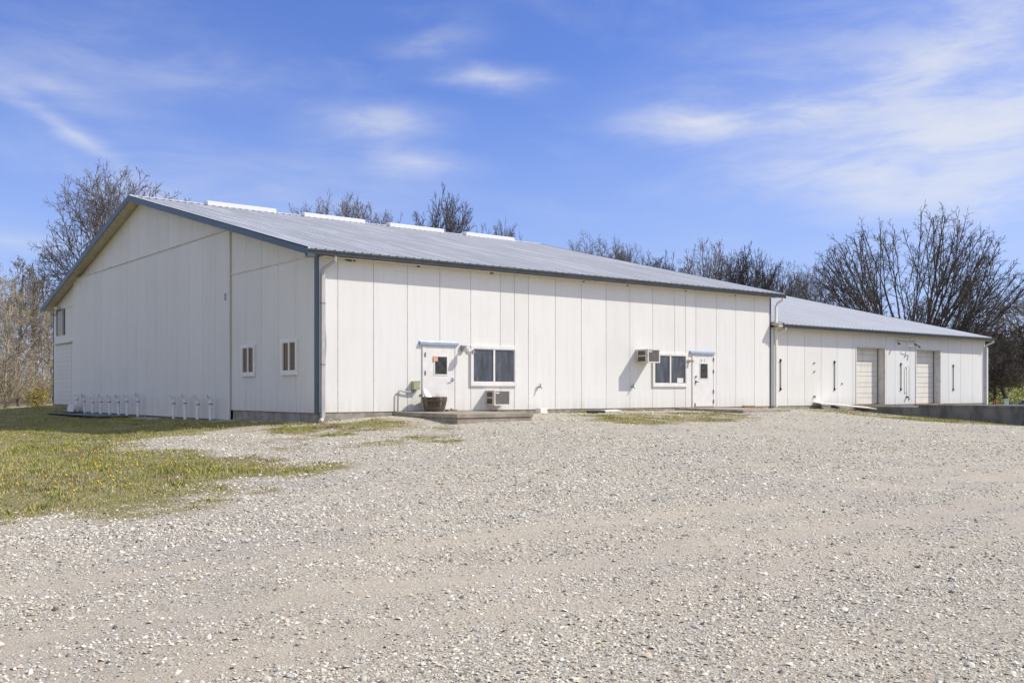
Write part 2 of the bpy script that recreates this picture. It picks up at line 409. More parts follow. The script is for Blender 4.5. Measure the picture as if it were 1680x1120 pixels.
def wedge(n, d0, d1, rng, half=.62):
    """random ground points in the sector in front of the viewpoint, between two distances"""
    d = np.sqrt(rng.uniform(d0*d0, d1*d1, n)); a = rng.uniform(-half, half, n)
    p = CAM[None, :2]+d[:, None]*(FWD[None]+np.tan(a)[:, None]*RGT[None])
    return p[:, 0], p[:, 1]
SOLID = [(0,40,0,32),(2.6,5.4,-3.4,0),(15.3,18.1,-3.3,0),(27.4,40,-10,0)]
def clear(x, y, pad=.02):
    k = np.ones(len(x), bool)
    for a, b_, c_, d_ in SOLID: k &= ~((x > a-pad) & (x < b_+pad) & (y > c_-pad) & (y < d_+pad))
    return k

# ------------------------------------------------------------------ loose gravel (stuff)
rng = np.random.RandomState(3)
sx, sy, ss = [], [], []
for n, d0, d1, med, sg in ((115000,5,9.5,.0080,.45),(105000,9.5,15,.0108,.4),(80000,15,26,.0165,.36),(26000,26,44,.026,.3)):
    x, y = wedge(n, d0, d1, rng)
    dens = (1-.88*track_mask(x, y))*(.62+.5*pnoise(x*.5, y, 21, ((.6,.6),(2,.5))))*(1-grass_mask(x, y))
    k = (rng.rand(n) < dens) & clear(x, y)
    x, y = x[k], y[k]
    s = np.minimum(med*np.exp(rng.randn(len(x))*sg), .034)
    sx.append(x); sy.append(y); ss.append(s)
x = np.concatenate(sx); y = np.concatenate(sy); s = np.concatenate(ss); N = len(x)
base = np.array([(1,0,0),(-1,0,0),(0,1,0),(0,-1,0),(0,0,1),(0,0,-1),(.6,.6,.45),(-.6,.55,.4)], float)
oct_f = np.array([(0,6,4),(6,2,4),(2,7,4),(7,1,4),(1,3,4),(3,0,4),(2,6,0),(1,7,2)])
V = base[None]*(1+rng.uniform(-.35,.35,(N,8,1)))+rng.uniform(-.15,.15,(N,8,3))
V = V*np.stack([rng.uniform(.8,1.35,N), rng.uniform(.65,1,N), rng.uniform(.4,.8,N)], -1)[:, None]*s[:, None, None]
a = rng.uniform(0, 6.283, N); ca, sa = np.cos(a)[:, None], np.sin(a)[:, None]
tl = rng.uniform(-.5,.5,N)[:, None]
vx, vy, vz = V[..., 0], V[..., 1], V[..., 2]
vx, vz = vx*np.cos(tl)-vz*np.sin(tl), vx*np.sin(tl)+vz*np.cos(tl)
V = np.stack([vx*ca-vy*sa+x[:, None], vx*sa+vy*ca+y[:, None], vz+(gsurf(x, y)+s*.12)[:, None]], -1).reshape(-1, 3)
Fq = (oct_f[None]+8*np.arange(N)[:, None, None]).reshape(-1, 3)
pal = 1.21*np.array([1.03,.985,.85])*np.array([(.50,.475,.45),(.58,.56,.53),(.44,.41,.385),(.64,.625,.60),(.36,.33,.31),(.53,.46,.38),(.45,.36,.285),(.22,.20,.20),(.12,.105,.11),(.40,.405,.43),(.72,.71,.69)])
pi = rng.choice(len(pal), N, p=[.21,.20,.125,.15,.07,.09,.02,.045,.035,.035,.02])
C_ = np.repeat(pal[pi]*rng.uniform(.85,1.12,(N,1)), 8, 0)
gr = mesh_np('gravel', V, Fq, 3, M['stones'], colors=C_)
tag(gr, 'loose crushed pale stone chips scattered over the gravel lot', 'gravel', kind='stuff')

# ------------------------------------------------------------------ grass blades and dandelions (stuff)
rng = np.random.RandomState(8)
bxs, bys = [], []
for n, lo in ((560000, None),):
    x = -26*rng.rand(n)**1.25; y = rng.uniform(-15, 36, n)
    bxs.append(x); bys.append(y)
for (x0,x1,y0,y1,n) in ((-4,3,-8,0,26000),(6,16,-8,0,26000),(18.5,27.3,-10.5,0,26000)):
    bxs.append(rng.uniform(x0,x1,n)); bys.append(rng.uniform(y0,y1,n))
# weeds along the foot of the wall
wx = rng.uniform(.1, 27, 26000); wy = -.03-np.abs(rng.randn(26000))*.22
kw = pnoise(wx, wy*0, 44, ((.5,.6),(1.7,.6),(4,.4))) > .12; bxs.append(wx[kw]); bys.append(wy[kw]); nw = int(kw.sum())
x = np.concatenate(bxs); y = np.concatenate(bys)
rel = np.stack([x-CAM[0], y-CAM[1]], -1); zf = rel@FWD; rr = rel@RGT
gmv = grass_mask(x, y); gmv[-nw:] = np.maximum(gmv[-nw:], .62); cl = pnoise(x, y, 14, ((.9,.6),(2.6,.6),(6,.4)))
k = (zf > 5) & (np.abs(rr/zf) < .9) & clear(x, y) & (gmv+cl*.35 > .28+.55*rng.rand(len(x))) & (rng.rand(len(x)) < np.clip(1.25-zf/70, .3, 1))
x, y, cl, gmv = x[k], y[k], cl[k], gmv[k]; N = len(x)
h = (.022+.034*np.clip(.5+cl, 0, 1.3)*rng.uniform(.5,1.3,N))*np.where(gmv > .8, 1.05, .6)
tall = rng.rand(N) < .015; h = np.where(tall, h*2, h); tuft = (pnoise(x, y, 52, ((2.2,.7),(5.5,.5))) > .42) & (gmv > .5); h = np.where(tuft, h*1.9, h)
w = rng.uniform(.006,.014,N); a = rng.uniform(0, 6.283, N); lean = rng.uniform(.1,.9,N)*h
la = rng.uniform(0, 6.283, N); z = gsurf(x, y)-.004
V = np.empty((N, 3, 3))
V[:, 0] = np.stack([x-np.cos(a)*w, y-np.sin(a)*w, z], -1)
V[:, 1] = np.stack([x+np.cos(a)*w, y+np.sin(a)*w, z], -1)
V[:, 2] = np.stack([x+np.cos(la)*lean, y+np.sin(la)*lean, z+h], -1)
gp = np.array([(.34,.34,.09),(.44,.40,.12),(.55,.46,.18),(.20,.25,.065),(.62,.51,.30),(.34,.265,.16)])
dry = pnoise(x, y, 31, ((.3,.6),(1.2,.6),(3,.3)))
pi = np.where(rng.rand(N) < .25+.3*dry, rng.choice([2,4], N, p=[.6,.4]), rng.choice([0,1,3], N, p=[.4,.4,.2]))
pi = np.where(tuft & (rng.rand(N) < .75), rng.choice([0,3], N), pi)
bare = pnoise(x, y, 61, ((.45,.6),(1.4,.6),(3.7,.4))) > .38; pi = np.where(bare & (rng.rand(N) < .7), 5, pi)
C_ = np.repeat(gp[pi]*rng.uniform(.75,1.2,(N,1)), 3, 0)
gb = mesh_np('grass', V.reshape(-1,3), np.arange(N*3).reshape(-1,3), 3, M['grass'], colors=C_)
tag(gb, 'short yellowish green grass at the edge of the gravel', 'grass', kind='stuff')
# dandelion heads in loose drifts
cx = rng.uniform(-12.5,-5.2,26); cy = rng.uniform(-12,1,26)
n = 170; ci = rng.randint(0, 26, n)
x = cx[ci]+rng.randn(n)*.5; y = cy[ci]+rng.randn(n)*.8
k = grass_mask(x, y) > .55; x, y = x[k], y[k]; n = len(x)
ang = np.arange(6)*math.pi/3
r_ = rng.uniform(.011,.019,n)
hx = x[:, None]+np.cos(ang)*r_[:, None]; hy = y[:, None]+np.sin(ang)*r_[:, None]
hz = (gsurf(x, y)+rng.uniform(.05,.08,n))[:, None]+np.array([0,.012,.0,.012,.0,.012])[None]
V = np.stack([hx, hy, hz], -1); top = np.stack([x, y, hz[:, 0]+.014], -1)[:, None]; bot = np.stack([x, y, hz[:, 0]-.045], -1)[:, None]
V = np.concatenate([V, top, bot], 1)
f_ = np.array([(i, (i+1) % 6, 6) for i in range(6)]+[((i+1) % 6, i, 7) for i in range(6)])
C_ = np.tile(np.array([(.78,.52,.03)]), (n*8, 1))*np.repeat(rng.uniform(.8,1.1,(n,1)), 8, 0)
dn = mesh_np('dandelions', V.reshape(-1,3), (f_[None]+8*np.arange(n)[:, None, None]).reshape(-1,3), 3, M['grass'], colors=C_)
tag(dn, 'yellow dandelion heads drifting through the sunlit lawn', 'dandelions', kind='stuff')

# ------------------------------------------------------------------ main barn
L, W, H = 21.18, 30.4, 4.59
RY, RZ = 16.0, 8.75                       # ridge
EY, EZ = -.38, 4.73                       # front eave edge of the roof sheet
BY, BZ = 30.9, 5.0                        # back eave edge
def roof_z(y): return EZ+(RZ-EZ)*(y-EY)/(RY-EY) if y <= RY else RZ+(BZ-RZ)*(y-RY)/(BY-RY)
def ribbed(name, x0, x1, ya, za, yb, zb, mat, parent, pitch=.305):
    prof = []; x = x0
    while x < x1-.1:
        prof += [(x, 0), (min(x+.215, x1), 0), (min(x+.23, x1), .038), (min(x+.29, x1), .038)]; x += pitch
    prof.append((x1, 0))
    V = []; n = len(prof); rows = 9
    for k in range(rows):
        f = k/(rows-1)
        for px_, pz in prof: V.append((px_, ya+(yb-ya)*f, za+(zb-za)*f+pz))
    Fq = [(k*n+i, k*n+i+1, (k+1)*n+i+1, (k+1)*n+i) for k in range(rows-1) for i in range(n-1)]
    return mesh_np(name, V, Fq, 4, mat, parent)
barn = empty('metal_barn', (0,0,0), 'long white metal barn with grey ridged roof, nearest and tallest part of the building', 'barn')
joints = [.647+1.2192*k for k in range(17)]+[7.352, 15.888]
joints = sorted(joints)
# front wall: siding sheets with narrow open joints
mb = MB(); e = [0]+joints+[L]
for a, b_ in zip(e[:-1], e[1:]): mb.box(a+(.011 if a else 0), b_-.011, 0, .03, 0, H+.1)
mb.build('wall', M['siding'], barn)
mb = MB().box(.005, L-.005, .008, .06, .005, H+.08)
for j in joints:
    for k in range(11): mb.box(j+.014, j+.032, -.004, .002, .12+k*.42, .138+k*.42)
mb.build('panel_joint', M['joint'], barn)
# gable wall
mb = MB(); st = lambda y: roof_z(y)-.17
def gpanel(mb, y0, y1, z0, z1=None, x0=0, x1=.03):
    if z1 is None:
        ys_ = [y0]+([RY] if y0 < RY < y1 else [])+[y1]
        poly = [(y0, z0), (y1, z0)]+[(y, st(y)) for y in ys_[::-1]]
    else: poly = [(y0, z0), (y1, z0), (y1, z1), (y0, z1)]
    mb.prism(poly, 0, x0, x1)
g_ = .009
ye = [.22]+[.22+1.246*k for k in range(1, 5)]+[6.46]
for a, b_ in zip(ye[:-1], ye[1:]):
    gpanel(mb, a+g_, b_-g_, -.02, 4.62); gpanel(mb, a+g_, b_-g_, 4.67)
ye = [6.46+1.242*k for k in range(17)]
for a, b_ in zip(ye[:-1], ye[1:]): gpanel(mb, a+g_, b_-g_, 6.24)
for a, b_ in ((26.37,26.82),(29.84,30.35)): gpanel(mb, a, b_-g_, -.05, 4.9); gpanel(mb, a, b_-g_, 4.94)
gpanel(mb, 26.82, 29.84, 3.1, 4.9); gpanel(mb, 26.82, 29.84, 4.94)
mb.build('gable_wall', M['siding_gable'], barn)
mb = MB(); gpanel(mb, .02, 26.5, -.02, None, .014, .07); gpanel(mb, 26.5, 30.3, 3.05, None, .014, .07)
mb.build('panel_joint', M['joint'], barn)
mb = MB()
for a, b_ in zip(ye[:-1], ye[1:]): mb.box(-.07, -.015, a+g_/2, b_-g_/2, -.36, 6.18)
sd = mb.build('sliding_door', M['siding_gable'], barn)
bx(-.055,-.016,6.47,26.33,-.34,6.16).build('backing_sheet', M['joint'], sd)
MB().prism([(6.86,3.78),(6.72,3.78),(6.72,4.02),(6.86,4.02)], 0, -.085, -.072).build('latch_plate', M['galv'], sd)
MB().box(-.11,-.01,6.3,26.5,6.185,6.23).build('track_rail', M['white_dirty'], barn)
bx(-.03,.012,.24,6.44,4.622,4.665).build('seam_trim', M['white_dirty'], barn); bx(-.03,.012,26.37,30.3,4.9,4.94).build('seam_trim', M['white_dirty'], barn)
# remaining walls (back, far end, left)
mb = MB().box(.05, L-.02, W-.05, W, -.3, 4.85)
mb.prism([(.08,0),(W-.06,0),(W-.06,st(W)),(RY,st(RY)),(.08,st(.08))], 0, L-.035, L)
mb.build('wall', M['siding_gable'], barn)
# foundation
mb = MB().box(.03, L-.01, .02, .3, -.7, -.012).box(.04,.3,.3,6.4,-.8,-.03).box(.04,.3,6.4,26.5,-.8,-.37).box(.02,.3,26.5,W,-.8,-.07)
mb.build('foundation', M['foundation'], barn)
# roof
X0, X1 = -.52, L+.52
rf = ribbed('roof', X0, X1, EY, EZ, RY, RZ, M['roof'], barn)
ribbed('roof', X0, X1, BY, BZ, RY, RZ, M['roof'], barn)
MB().prism([(EY+.02, EZ-.025),(RY, RZ-.025),(BY-.02, BZ-.025),(BY-.02, BZ-.1),(RY, RZ-.14),(EY+.02, EZ-.1)], 0, X0+.02, X1-.02).build('soffit', M['soffit'], barn)
bx(.03, L, EY+.09, .012, H-.012, H+.012).build('eave_soffit', M['soffit'], barn)
for xa, xb in ((X0-.03, X0), (X1, X1+.03)):
    MB().prism([(EY-.03, EZ+.05),(RY, RZ+.05),(RY, RZ-.2),(EY-.03, EZ-.17)], 0, xa, xb).prism([(RY+.001, RZ+.05),(BY+.03, BZ+.05),(BY+.03, BZ-.2),(RY+.001, RZ-.2)], 0, xa, xb).build('rake_trim', M['trim'], barn)
MB().prism([(EY-.02,EZ+.04),(RY,RZ+.055),(RY,RZ+.035),(EY-.02,EZ+.02)],0,X0-.03,X0+.07).build('rake_edge', M['ridge'], barn)
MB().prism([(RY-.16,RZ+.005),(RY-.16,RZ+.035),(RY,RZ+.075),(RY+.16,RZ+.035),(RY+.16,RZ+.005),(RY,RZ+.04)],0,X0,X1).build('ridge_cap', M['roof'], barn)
for a in (2.75, 7.35, 11.95, 16.55):
    MB().prism([(RY-.3,RZ-.03),(RY-.3,RZ+.14),(RY-.1,RZ+.2),(RY+.1,RZ+.2),(RY+.3,RZ+.14),(RY+.3,RZ-.03)],0,a,a+3.2).build('ridge_vent', M['ridge'], barn, .01)
mb = MB(); x_ = X0
while x_ < X1-.4: mb.prism([(x_+.219,EZ-.03),(x_+.233,EZ+.03),(x_+.287,EZ+.03),(x_+.301,EZ-.03)],1,EY+.004,EY+.03); x_ += .305
mb.box(X0+.02,X1-.02,EY+.01,EY+.04,EZ-.09,EZ-.028).build('rib_end_shade', M['black'], barn)  # black pieces painting the shade inside open rib ends and the eave gap
# gutter (profile: fascia behind, ogee front)
gp_ = lambda y, z: [(y,z+.14),(y-.012,z+.14),(y-.008,z+.1),(y+.02,z+.06),(y+.035,z),(y+.12,z),(y+.12,z+.13),(y+.105,z+.13),(y+.105,z+.012),(y+.04,z+.012),(y+.03,z+.065),(y,z+.105)]
MB().prism(gp_(-.435, 4.595), 0, X0+.02, X1-.03).build('gutter', M['gutter'], barn)
MB().prism([(-.29,4.585),(-.27,4.585),(-.27,4.72),(-.29,4.72)],0,X0+.01,X1-.02).build('fascia', M['trim'], barn)
bx(X0-.03, X0+.2, -.42, -.27, 4.5, 4.6).build('eave_return', M['trim'], barn)
MB().box(.02, L, -.268, -.25, 4.55, 4.6).build('drip_edge', M['white_dirty'], barn)
# corner trims
MB().box(-.025,.03,.002,.2,-.06,H+.02).box(-.025,.02,-.02,.002,-.06,H+.02).build('corner_trim', M['trim'], barn)
MB().box(L-.03,L+.04,-.02,.03,-.02,H+.02).build('corner_trim', M['gutter'], barn)
MB().box(-.02,.03,30.37,30.43,-.2,4.85).build('corner_trim', M['trim'], barn)
# downspouts
mb = MB()
mb.tube([(.38,-.34,4.6),(.38,-.34,4.45),(.12,-.09,4.22),(.115,-.075,4.05)], .05, 8)
mb.box(.06,.175,-.125,-.022,.9,4.05); mb.box(.055,.17,-.13,-.024,-.1,.895)
mb.tube([(.11,-.08,-.05),(.06,-.13,-.2),(-.1,-.34,-.26)], .055, 8)
dsp = mb.build('downspout', M['spout'], barn)
bx(.05,.18,-.135,-.018,3.2,3.23).build('strap', M['galv'], dsp)
bx(.05,.18,-.135,-.018,1.4,1.43).build('strap', M['galv'], dsp)
mb = MB(); mb.tube([(L+.42,-.34,4.6),(L+.42,-.34,4.5),(L+.33,-.12,4.36),(L+.3,-.1,4.25)], .045, 8)
mb.box(L+.24,L+.34,-.14,-.05,-.02,4.25)
mb.build('downspout', M['white'], barn)
# curled flashing strip beside the front corner
mb = MB(); zz = np.linspace(.9, 4.0, 16)
for a, b_ in zip(zz[:-1], zz[1:]):
    k = lambda z: .205+.045*math.exp(-((z-2.0)/.55)**2)
    mb.add([(k(a)-.03,-.012,a),(k(a),-.03-.4*(k(a)-.205),a),(k(b_),-.03-.4*(k(b_)-.205),b_),(k(b_)-.03,-.012,b_)], [(0,1,2,3)])
mb.build('flashing_strip', M['white'], barn)
# mud nests under the eave
for cl_ in (((.92,.035),(1.0,.05),(1.08,.045),(1.2,.04)),((3.45,.03),(3.5,.035)),((6.35,.04),(6.42,.03)),((10.5,.035),),((12.7,.03),),((15.9,.035),),((18.9,.03),)):
    mb = MB()
    for x_, r_ in cl_: mb.lathe([(.004,-r_),(r_*.9,-r_*.4),(r_,.0),(r_*.6,r_)], 7, (x_,-.02,4.56))
    mb.build('mud_nest', M['mud'], barn)

def window(parent, x0, x1, z0, z1, n, gmat, axis='y', tr=.09, proud=.06, sillh=.0):
    """slider window standing proud of the wall; axis 'y' faces -y, axis 'x' faces -x"""
    def B(mb, a0, a1, d0, d1, c0, c1):
        return mb.box(a0,a1,-d1,-d0,c0,c1) if axis == 'y' else mb.box(-d1,-d0,a0,a1,c0,c1)
    mb = MB()
    B(mb,x0,x1,.002,proud,z1-tr,z1); B(mb,x0,x1,.002,proud,z0,z0+tr*1.3)
    B(mb,x0,x0+tr,.002,proud,z0+tr*1.3,z1-tr); B(mb,x1-tr,x1,.002,proud,z0+tr*1.3,z1-tr)
    w = mb.build('window', M['white'], parent)
    mb = MB(); i0, i1, j0, j1 = x0+tr, x1-tr, z0+tr*1.3, z1-tr; s = .028
    B(mb,i0,i1,.004,proud-.02,j1-s,j1); B(mb,i0,i1,.004,proud-.02,j0,j0+s)
    B(mb,i0,i0+s,.004,proud-.02,j0+s,j1-s); B(mb,i1-s,i1,.004,proud-.02,j0+s,j1-s)
    for k in range(1, n):
        c = i0+(i1-i0)*k/n; B(mb,c-.035,c+.035,.004,proud-.012,j0+s,j1-s)
    mb.build('sash', M['white'], w)
    for k in range(n):
        a = i0+(i1-i0)*k/n; b_ = i0+(i1-i0)*(k+1)/n
        mb = MB(); B(mb, a+.03, b_-.03, .003, .014, j0+s-.004, j1-s+.004); mb.build('pane', gmat, w)
    return w
window(barn, 5.5, 7.42, .8, 2.12, 2, M['glass'])
w2 = window(barn, 14.03, 15.96, .8, 2.1, 2, M['glass'])
bx(15.4,15.74,-.02,-.015,.96,1.14).build('notice', M['paper'], w2)
window(barn, 4.42, 5.5, 1.12, 2.17, 2, M['glass_amber'], 'x', .085, .07)
window(barn, 1.3, 2.42, 1.12, 2.24, 2, M['glass_amber'], 'x', .095, .07)

def person_door(x0, x1, wx0, wx1, wz0, wz1, hinge_left, hz, hood):
    mb = MB().box(x0-.09,x0,-.035,-.003,0,2.08).box(x1,x1+.09,-.035,-.003,0,2.08).box(x0-.09,x1+.09,-.035,-.003,2.081,2.14)
    d = bx(x0+.006,x1-.006,-.022,-.002,.03,2.075).build('door', M['white'], barn)
    mb.build('door_frame', M['white'], barn)
    mb = MB(); t_ = .035
    mb.box(wx0-t_,wx1+t_,-.034,-.022,wz1,wz1+t_).box(wx0-t_,wx1+t_,-.036,-.022,wz0-t_,wz0).box(wx0-t_,wx0,-.034,-.022,wz0,wz1).box(wx1,wx1+t_,-.034,-.022,wz0,wz1)
    mb.build('window_frame', M['white'], d)
    bx(wx0,wx1,-.027,-.022,wz0,wz1).build('pane', M['glass_dark'], d)
    hx = x0+.004 if hinge_left else x1-.004
    for z in hz: bx(hx-.018,hx+.018,-.05,-.036,z-.07,z+.07).build('hinge', M['dark_steel'], d)
    kx = x1-.1 if hinge_left else x0+.1
    mb = MB().tube([(kx,-.022,1.0),(kx,-.09,1.0)], .025, 10).tube([(kx,-.085,1.0),(kx+(-.11 if hinge_left else .11),-.09,.995)], .014, 8)
    mb.box(kx-.035,kx+.035,-.032,-.022,.94,1.06); mb.build('handle', M['galv' if hinge_left else 'dark_steel'], d)
    bx(x0,x1,-.06,-.001,.003,.028).build('threshold', M['galv'], barn)
    a, b_ = hood
    MB().prism([(-.002,2.225),(-.035,2.225),(-.05,2.19),(-.08,2.175),(-.085,2.1),(-.002,2.1)],0,a,b_).build('door_hood', M['trim_light'], barn)
    return d
d1 = person_door(3.72, 4.88, 4.1, 4.56, 1.17, 1.73, True, (1.78,1.2,.62), (3.52,4.98))
bx(4.03,4.2,-.045,-.037,1.58,1.74).build('sticker', M['orange_sticker'], d1)
bx(4.72,4.75,-.05,-.022,.03,.08).build('door_stop', M['dark_steel'], d1)
d2 = person_door(16.36, 17.52, 16.72, 17.16, 1.14, 1.72, False, (1.9,1.42,.62,.22), (16.12,17.56))
kx = 16.46
MB().tube([(kx,-.022,1.2),(kx,-.07,1.2)], .035, 10).build('deadbolt', M['dark_steel'], d2)
MB().box(16.405,16.43,-.05,-.022,.03,.16).build('door_stop', M['dark_steel'], d2)
def letter(ch, x, z, h, mat, parent, y=-.024):
    cu = bpy.data.curves.new('door_letter', 'FONT'); cu.body = ch; cu.size = h; cu.extrude = .001; cu.align_x = 'CENTER'
    o = bpy.data.objects.new('door_letter', cu); link(o)
    o.location = (x, y, z); o.rotation_euler = (R(90), 0, 0)
    dg = bpy.context.evaluated_depsgraph_get(); me = bpy.data.meshes.new_from_object(o.evaluated_get(dg))
    me.transform(o.matrix_basis); bpy.data.objects.remove(o)
    me.materials.clear(); me.materials.append(mat)
    return link(bpy.data.objects.new('door_letter', me), parent)
letter('B', 16.79, 1.79, .15, M['ink'], d2); letter('2', 16.97, 1.79, .15, M['ink'], d2)
# roll-up door in the far bay of the gable, with shuttered opening above
mb = MB(); z = -.05
while z < 3.03: mb.box(-.005,.03,26.84,29.82,z+.008,min(z+.215,3.06)); z += .22
rd = mb.build('roller_door', M['siding_gable'], barn)
bx(.0,.035,26.83,29.83,-.05,3.08).build('backing_sheet', M['joint'], rd)
bx(-.12,-.001,26.6,30.05,3.09,3.16).build('door_hood', M['white_dirty'], barn)
sv = MB().box(-.05,-.001,28.1,28.4,3.55,4.88).box(-.05,-.001,29.4,29.7,3.55,4.88).box(-.05,-.001,28.4,29.4,4.83,4.88).build('shutter', M['trim'], barn)
mb = MB()
for k in range(16): mb.box(-.045+.0,-.002,28.41,29.39,3.57+k*.079,3.625+k*.079)
mb.build('louver', M['ac_body'], barn)

# ------------------------------------------------------------------ storage wing
wing = empty('storage_wing', (21.3,0,0), 'lower white metal wing with two recessed loading doors at the far right', 'warehouse wing')
def wp(mb, name, mat):                      # wing parts are written in world metres and shifted to its base
    mb.v = [(v[0]-21.3, v[1], v[2]) for v in mb.v]; return mb.build(name, mat, wing)
WX0, WX1, WH = L+.08, 39.55, 3.34
wj = [22.38,23.6,24.82,26.04,27.27,28.7,30.05,30.82,32.16,32.62,33.8,35.0,35.81,37.05,38.25]
OP = [(27.56,29.9,2.67),(32.72,35.0,2.68)]
mb = MB(); e = [WX0]+wj+[WX1]; cuts = sorted(set(e+[o for a in OP for o in a[:2]]))
for a, b_ in zip(cuts[:-1], cuts[1:]):
    if b_-a < .04: continue
    z0 = 0
    for o0, o1, oz in OP:
        if a >= o0-.01 and b_ <= o1+.01: z0 = oz
    ga_ = .011 if a in wj else 0; gb_ = .011 if b_ in wj else 0
    mb.box(a+ga_, b_-gb_, 0, .03, z0, WH)
wp(mb, 'wall', M['siding_wing'])
mb = MB(); prev = WX0+.01
for o0, o1, oz in OP:
    mb.box(prev, o0-.005, .013, .06, .005, WH-.01); mb.box(o0-.005, o1+.005, .013, .06, oz+.005, WH-.01); prev = o1+.005
mb.box(prev, WX1-.01, .013, .06, .005, WH-.01); wp(mb, 'panel_joint', M['joint'])
for o0, o1, oz in OP:
    mb = MB().box(o0-.02,o0,.005,.42,-.02,oz).box(o1,o1+.02,.005,.42,-.02,oz).box(o0-.02,o1+.02,.005,.42,oz,oz+.02)
    mb.box(o0-.06,o0-.001,-.02,.004,0,oz+.08).box(o1+.001,o1+.06,-.02,.004,0,oz+.08).box(o0,o1,-.02,.004,oz+.004,oz+.08)
    wp(mb, 'door_frame', M['white_dirty'])
    mb = MB(); z = .02; k = 0
    while z < oz-.02:
        hh = .2 if k % 2 else .31; mb.box(o0+.03,o1-.03,.36,.40,z+.008,min(z+hh-.008,oz-.005)); z += hh; k += 1
    wp(mb, 'overhead_door', M['cream'])
    mb = MB().box(o0,o1,.385,.43,.0,oz); wp(mb, 'door_backing', M['joint'])
    wp(bx(o0,o0+.03,.33,.37,.02,oz-.01), 'door_track', M['dark_steel']); wp(bx(o1-.03,o1,.33,.37,.02,oz-.01), 'door_track', M['dark_steel'])
    wp(MB().box(o0-.05,o1+.05,-.06,.42,-.05,.0), 'door_sill', M['wood_tan'])
sl = .2436; WRY = 13.6; wz = lambda y: 3.46+sl*(y+.45)
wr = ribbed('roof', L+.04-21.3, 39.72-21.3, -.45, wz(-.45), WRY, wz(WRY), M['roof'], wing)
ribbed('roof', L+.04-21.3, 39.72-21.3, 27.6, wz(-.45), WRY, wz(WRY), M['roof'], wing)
wp(MB().prism([(-.43,3.43),(WRY,wz(WRY)-.03),(27.6,3.43),(27.6,3.35),(WRY,wz(WRY)-.12),(-.43,3.35)],0,L+.05,39.69), 'soffit', M['soffit'])
wp(MB().prism([(-.48,3.5),(WRY,wz(WRY)+.04),(WRY,wz(WRY)-.16),(-.48,3.3)],0,39.72,39.75).prism([(WRY+.001,wz(WRY)+.04),(27.6,3.5),(27.6,3.3),(WRY+.001,wz(WRY)-.16)],0,39.72,39.75), 'rake_trim', M['gutter'])
wp(MB().prism([(-.47,3.52),(.0,3.62),(.0,3.36),(-.47,3.31)],0,L+.34,L+.37), 'rake_trim', M['trim'])
wp(MB().prism(gp_(-.49, 3.325),0,L+.38,39.74), 'gutter', M['gutter'])
wp(MB().box(WX0,WX1,-.37,-.35,3.3,3.45), 'fascia', M['white_dirty'])
wp(MB().box(WX0,WX1,-.348,.0,3.32,3.345), 'eave_soffit', M['soffit'])
wp(MB().prism([(0.03,-.3),(27,-.3),(27,3.3),(WRY,wz(WRY)-.15),(.03,3.38)],0,WX1-.04,WX1), 'wall', M['siding_gable'])
wp(MB().box(WX0,WX1,26.95,27,-.3,3.3), 'wall', M['siding_gable'])
wp(MB().box(WX0,WX1,.02,.35,-1.4,-.012), 'foundation', M['foundation'])
wp(MB().box(WX1-.08,WX1+.03,-.02,.03,-.02,3.32), 'corner_trim', M['white'])
mb = MB().tube([(39.68,-.42,3.33),(39.68,-.42,3.26),(39.6,-.1,3.1),(39.58,-.08,2.95)], .05, 8); mb.box(39.54,39.64,-.16,-.06,-.1,2.95); wp(mb, 'downspout', M['white'])
mb = MB().tube([(L+.5,-.42,3.33),(L+.5,-.42,3.24),(L+.3,-.1,3.06)], .045, 8)
wp(mb, 'downspout', M['white_dirty'])
for x_ in (21.87, 25.81, 31.31, 36.27):
    mb = MB().tube([(x_,-.03,.66),(x_,-.03,1.98)], .017, 8)
    for z in (.72, 1.95): mb.box(x_-.035,x_+.035,-.03,-.002,z-.06,z+.06); mb.tube([(x_,-.02,z),(x_,-.07,z)], .03, 8)
    wp(mb, 'upright_bar', M['black'])
mb = MB().tube([(31.74,-.02,.55),(31.74,-.07,.62),(31.74,-.07,1.8),(31.80,-.07,1.88),(31.9,-.07,1.88),(31.95,-.07,1.8),(31.95,-.07,.4)], .022, 8); wp(mb, 'looped_pipe', M['white'])
wp(MB().tube([(31.82,-.01,.36),(31.82,-.14,.33)], .045, 8), 'hose_bib', M['dark_steel'])
for x_, z in ((24.28,1.88),(24.29,1.5),(32.05,.25),(26.4,.98)): wp(MB().box(x_-.03,x_+.03,-.05,-.002,z-.025,z+.025), 'wall_hook', M['dark_steel'])
wp(MB().box(24.25,24.33,-.06,-.002,.36,.43).tube([(24.29,-.05,.4),(24.27,-.1,.32)],.015,6), 'wall_hook', M['dark_steel'])
fl = wp(MB().box(30.9,32.7,-.06,-.002,3.06,3.12).tube([(31.6,-.05,3.08),(31.6,-.2,2.95),(31.62,-.24,2.85)],.018,6).tube([(31.62,-.24,2.85),(32.4,-.3,2.84)],.018,6), 'lamp_bracket', M['ac_body'])
for x_, y_, z_, dx in ((30.78,-.22,2.96,-.12),(32.35,-.32,2.84,.12),(32.1,-.3,2.93,.1)):
    wp(MB().tube([(x_,y_+.06,z_+.03),(x_+dx*.3,y_,z_),(x_+dx*.7,y_-.07,z_-.06)],[.022,.042,.06],10), 'floodlight', M['dark_steel'])

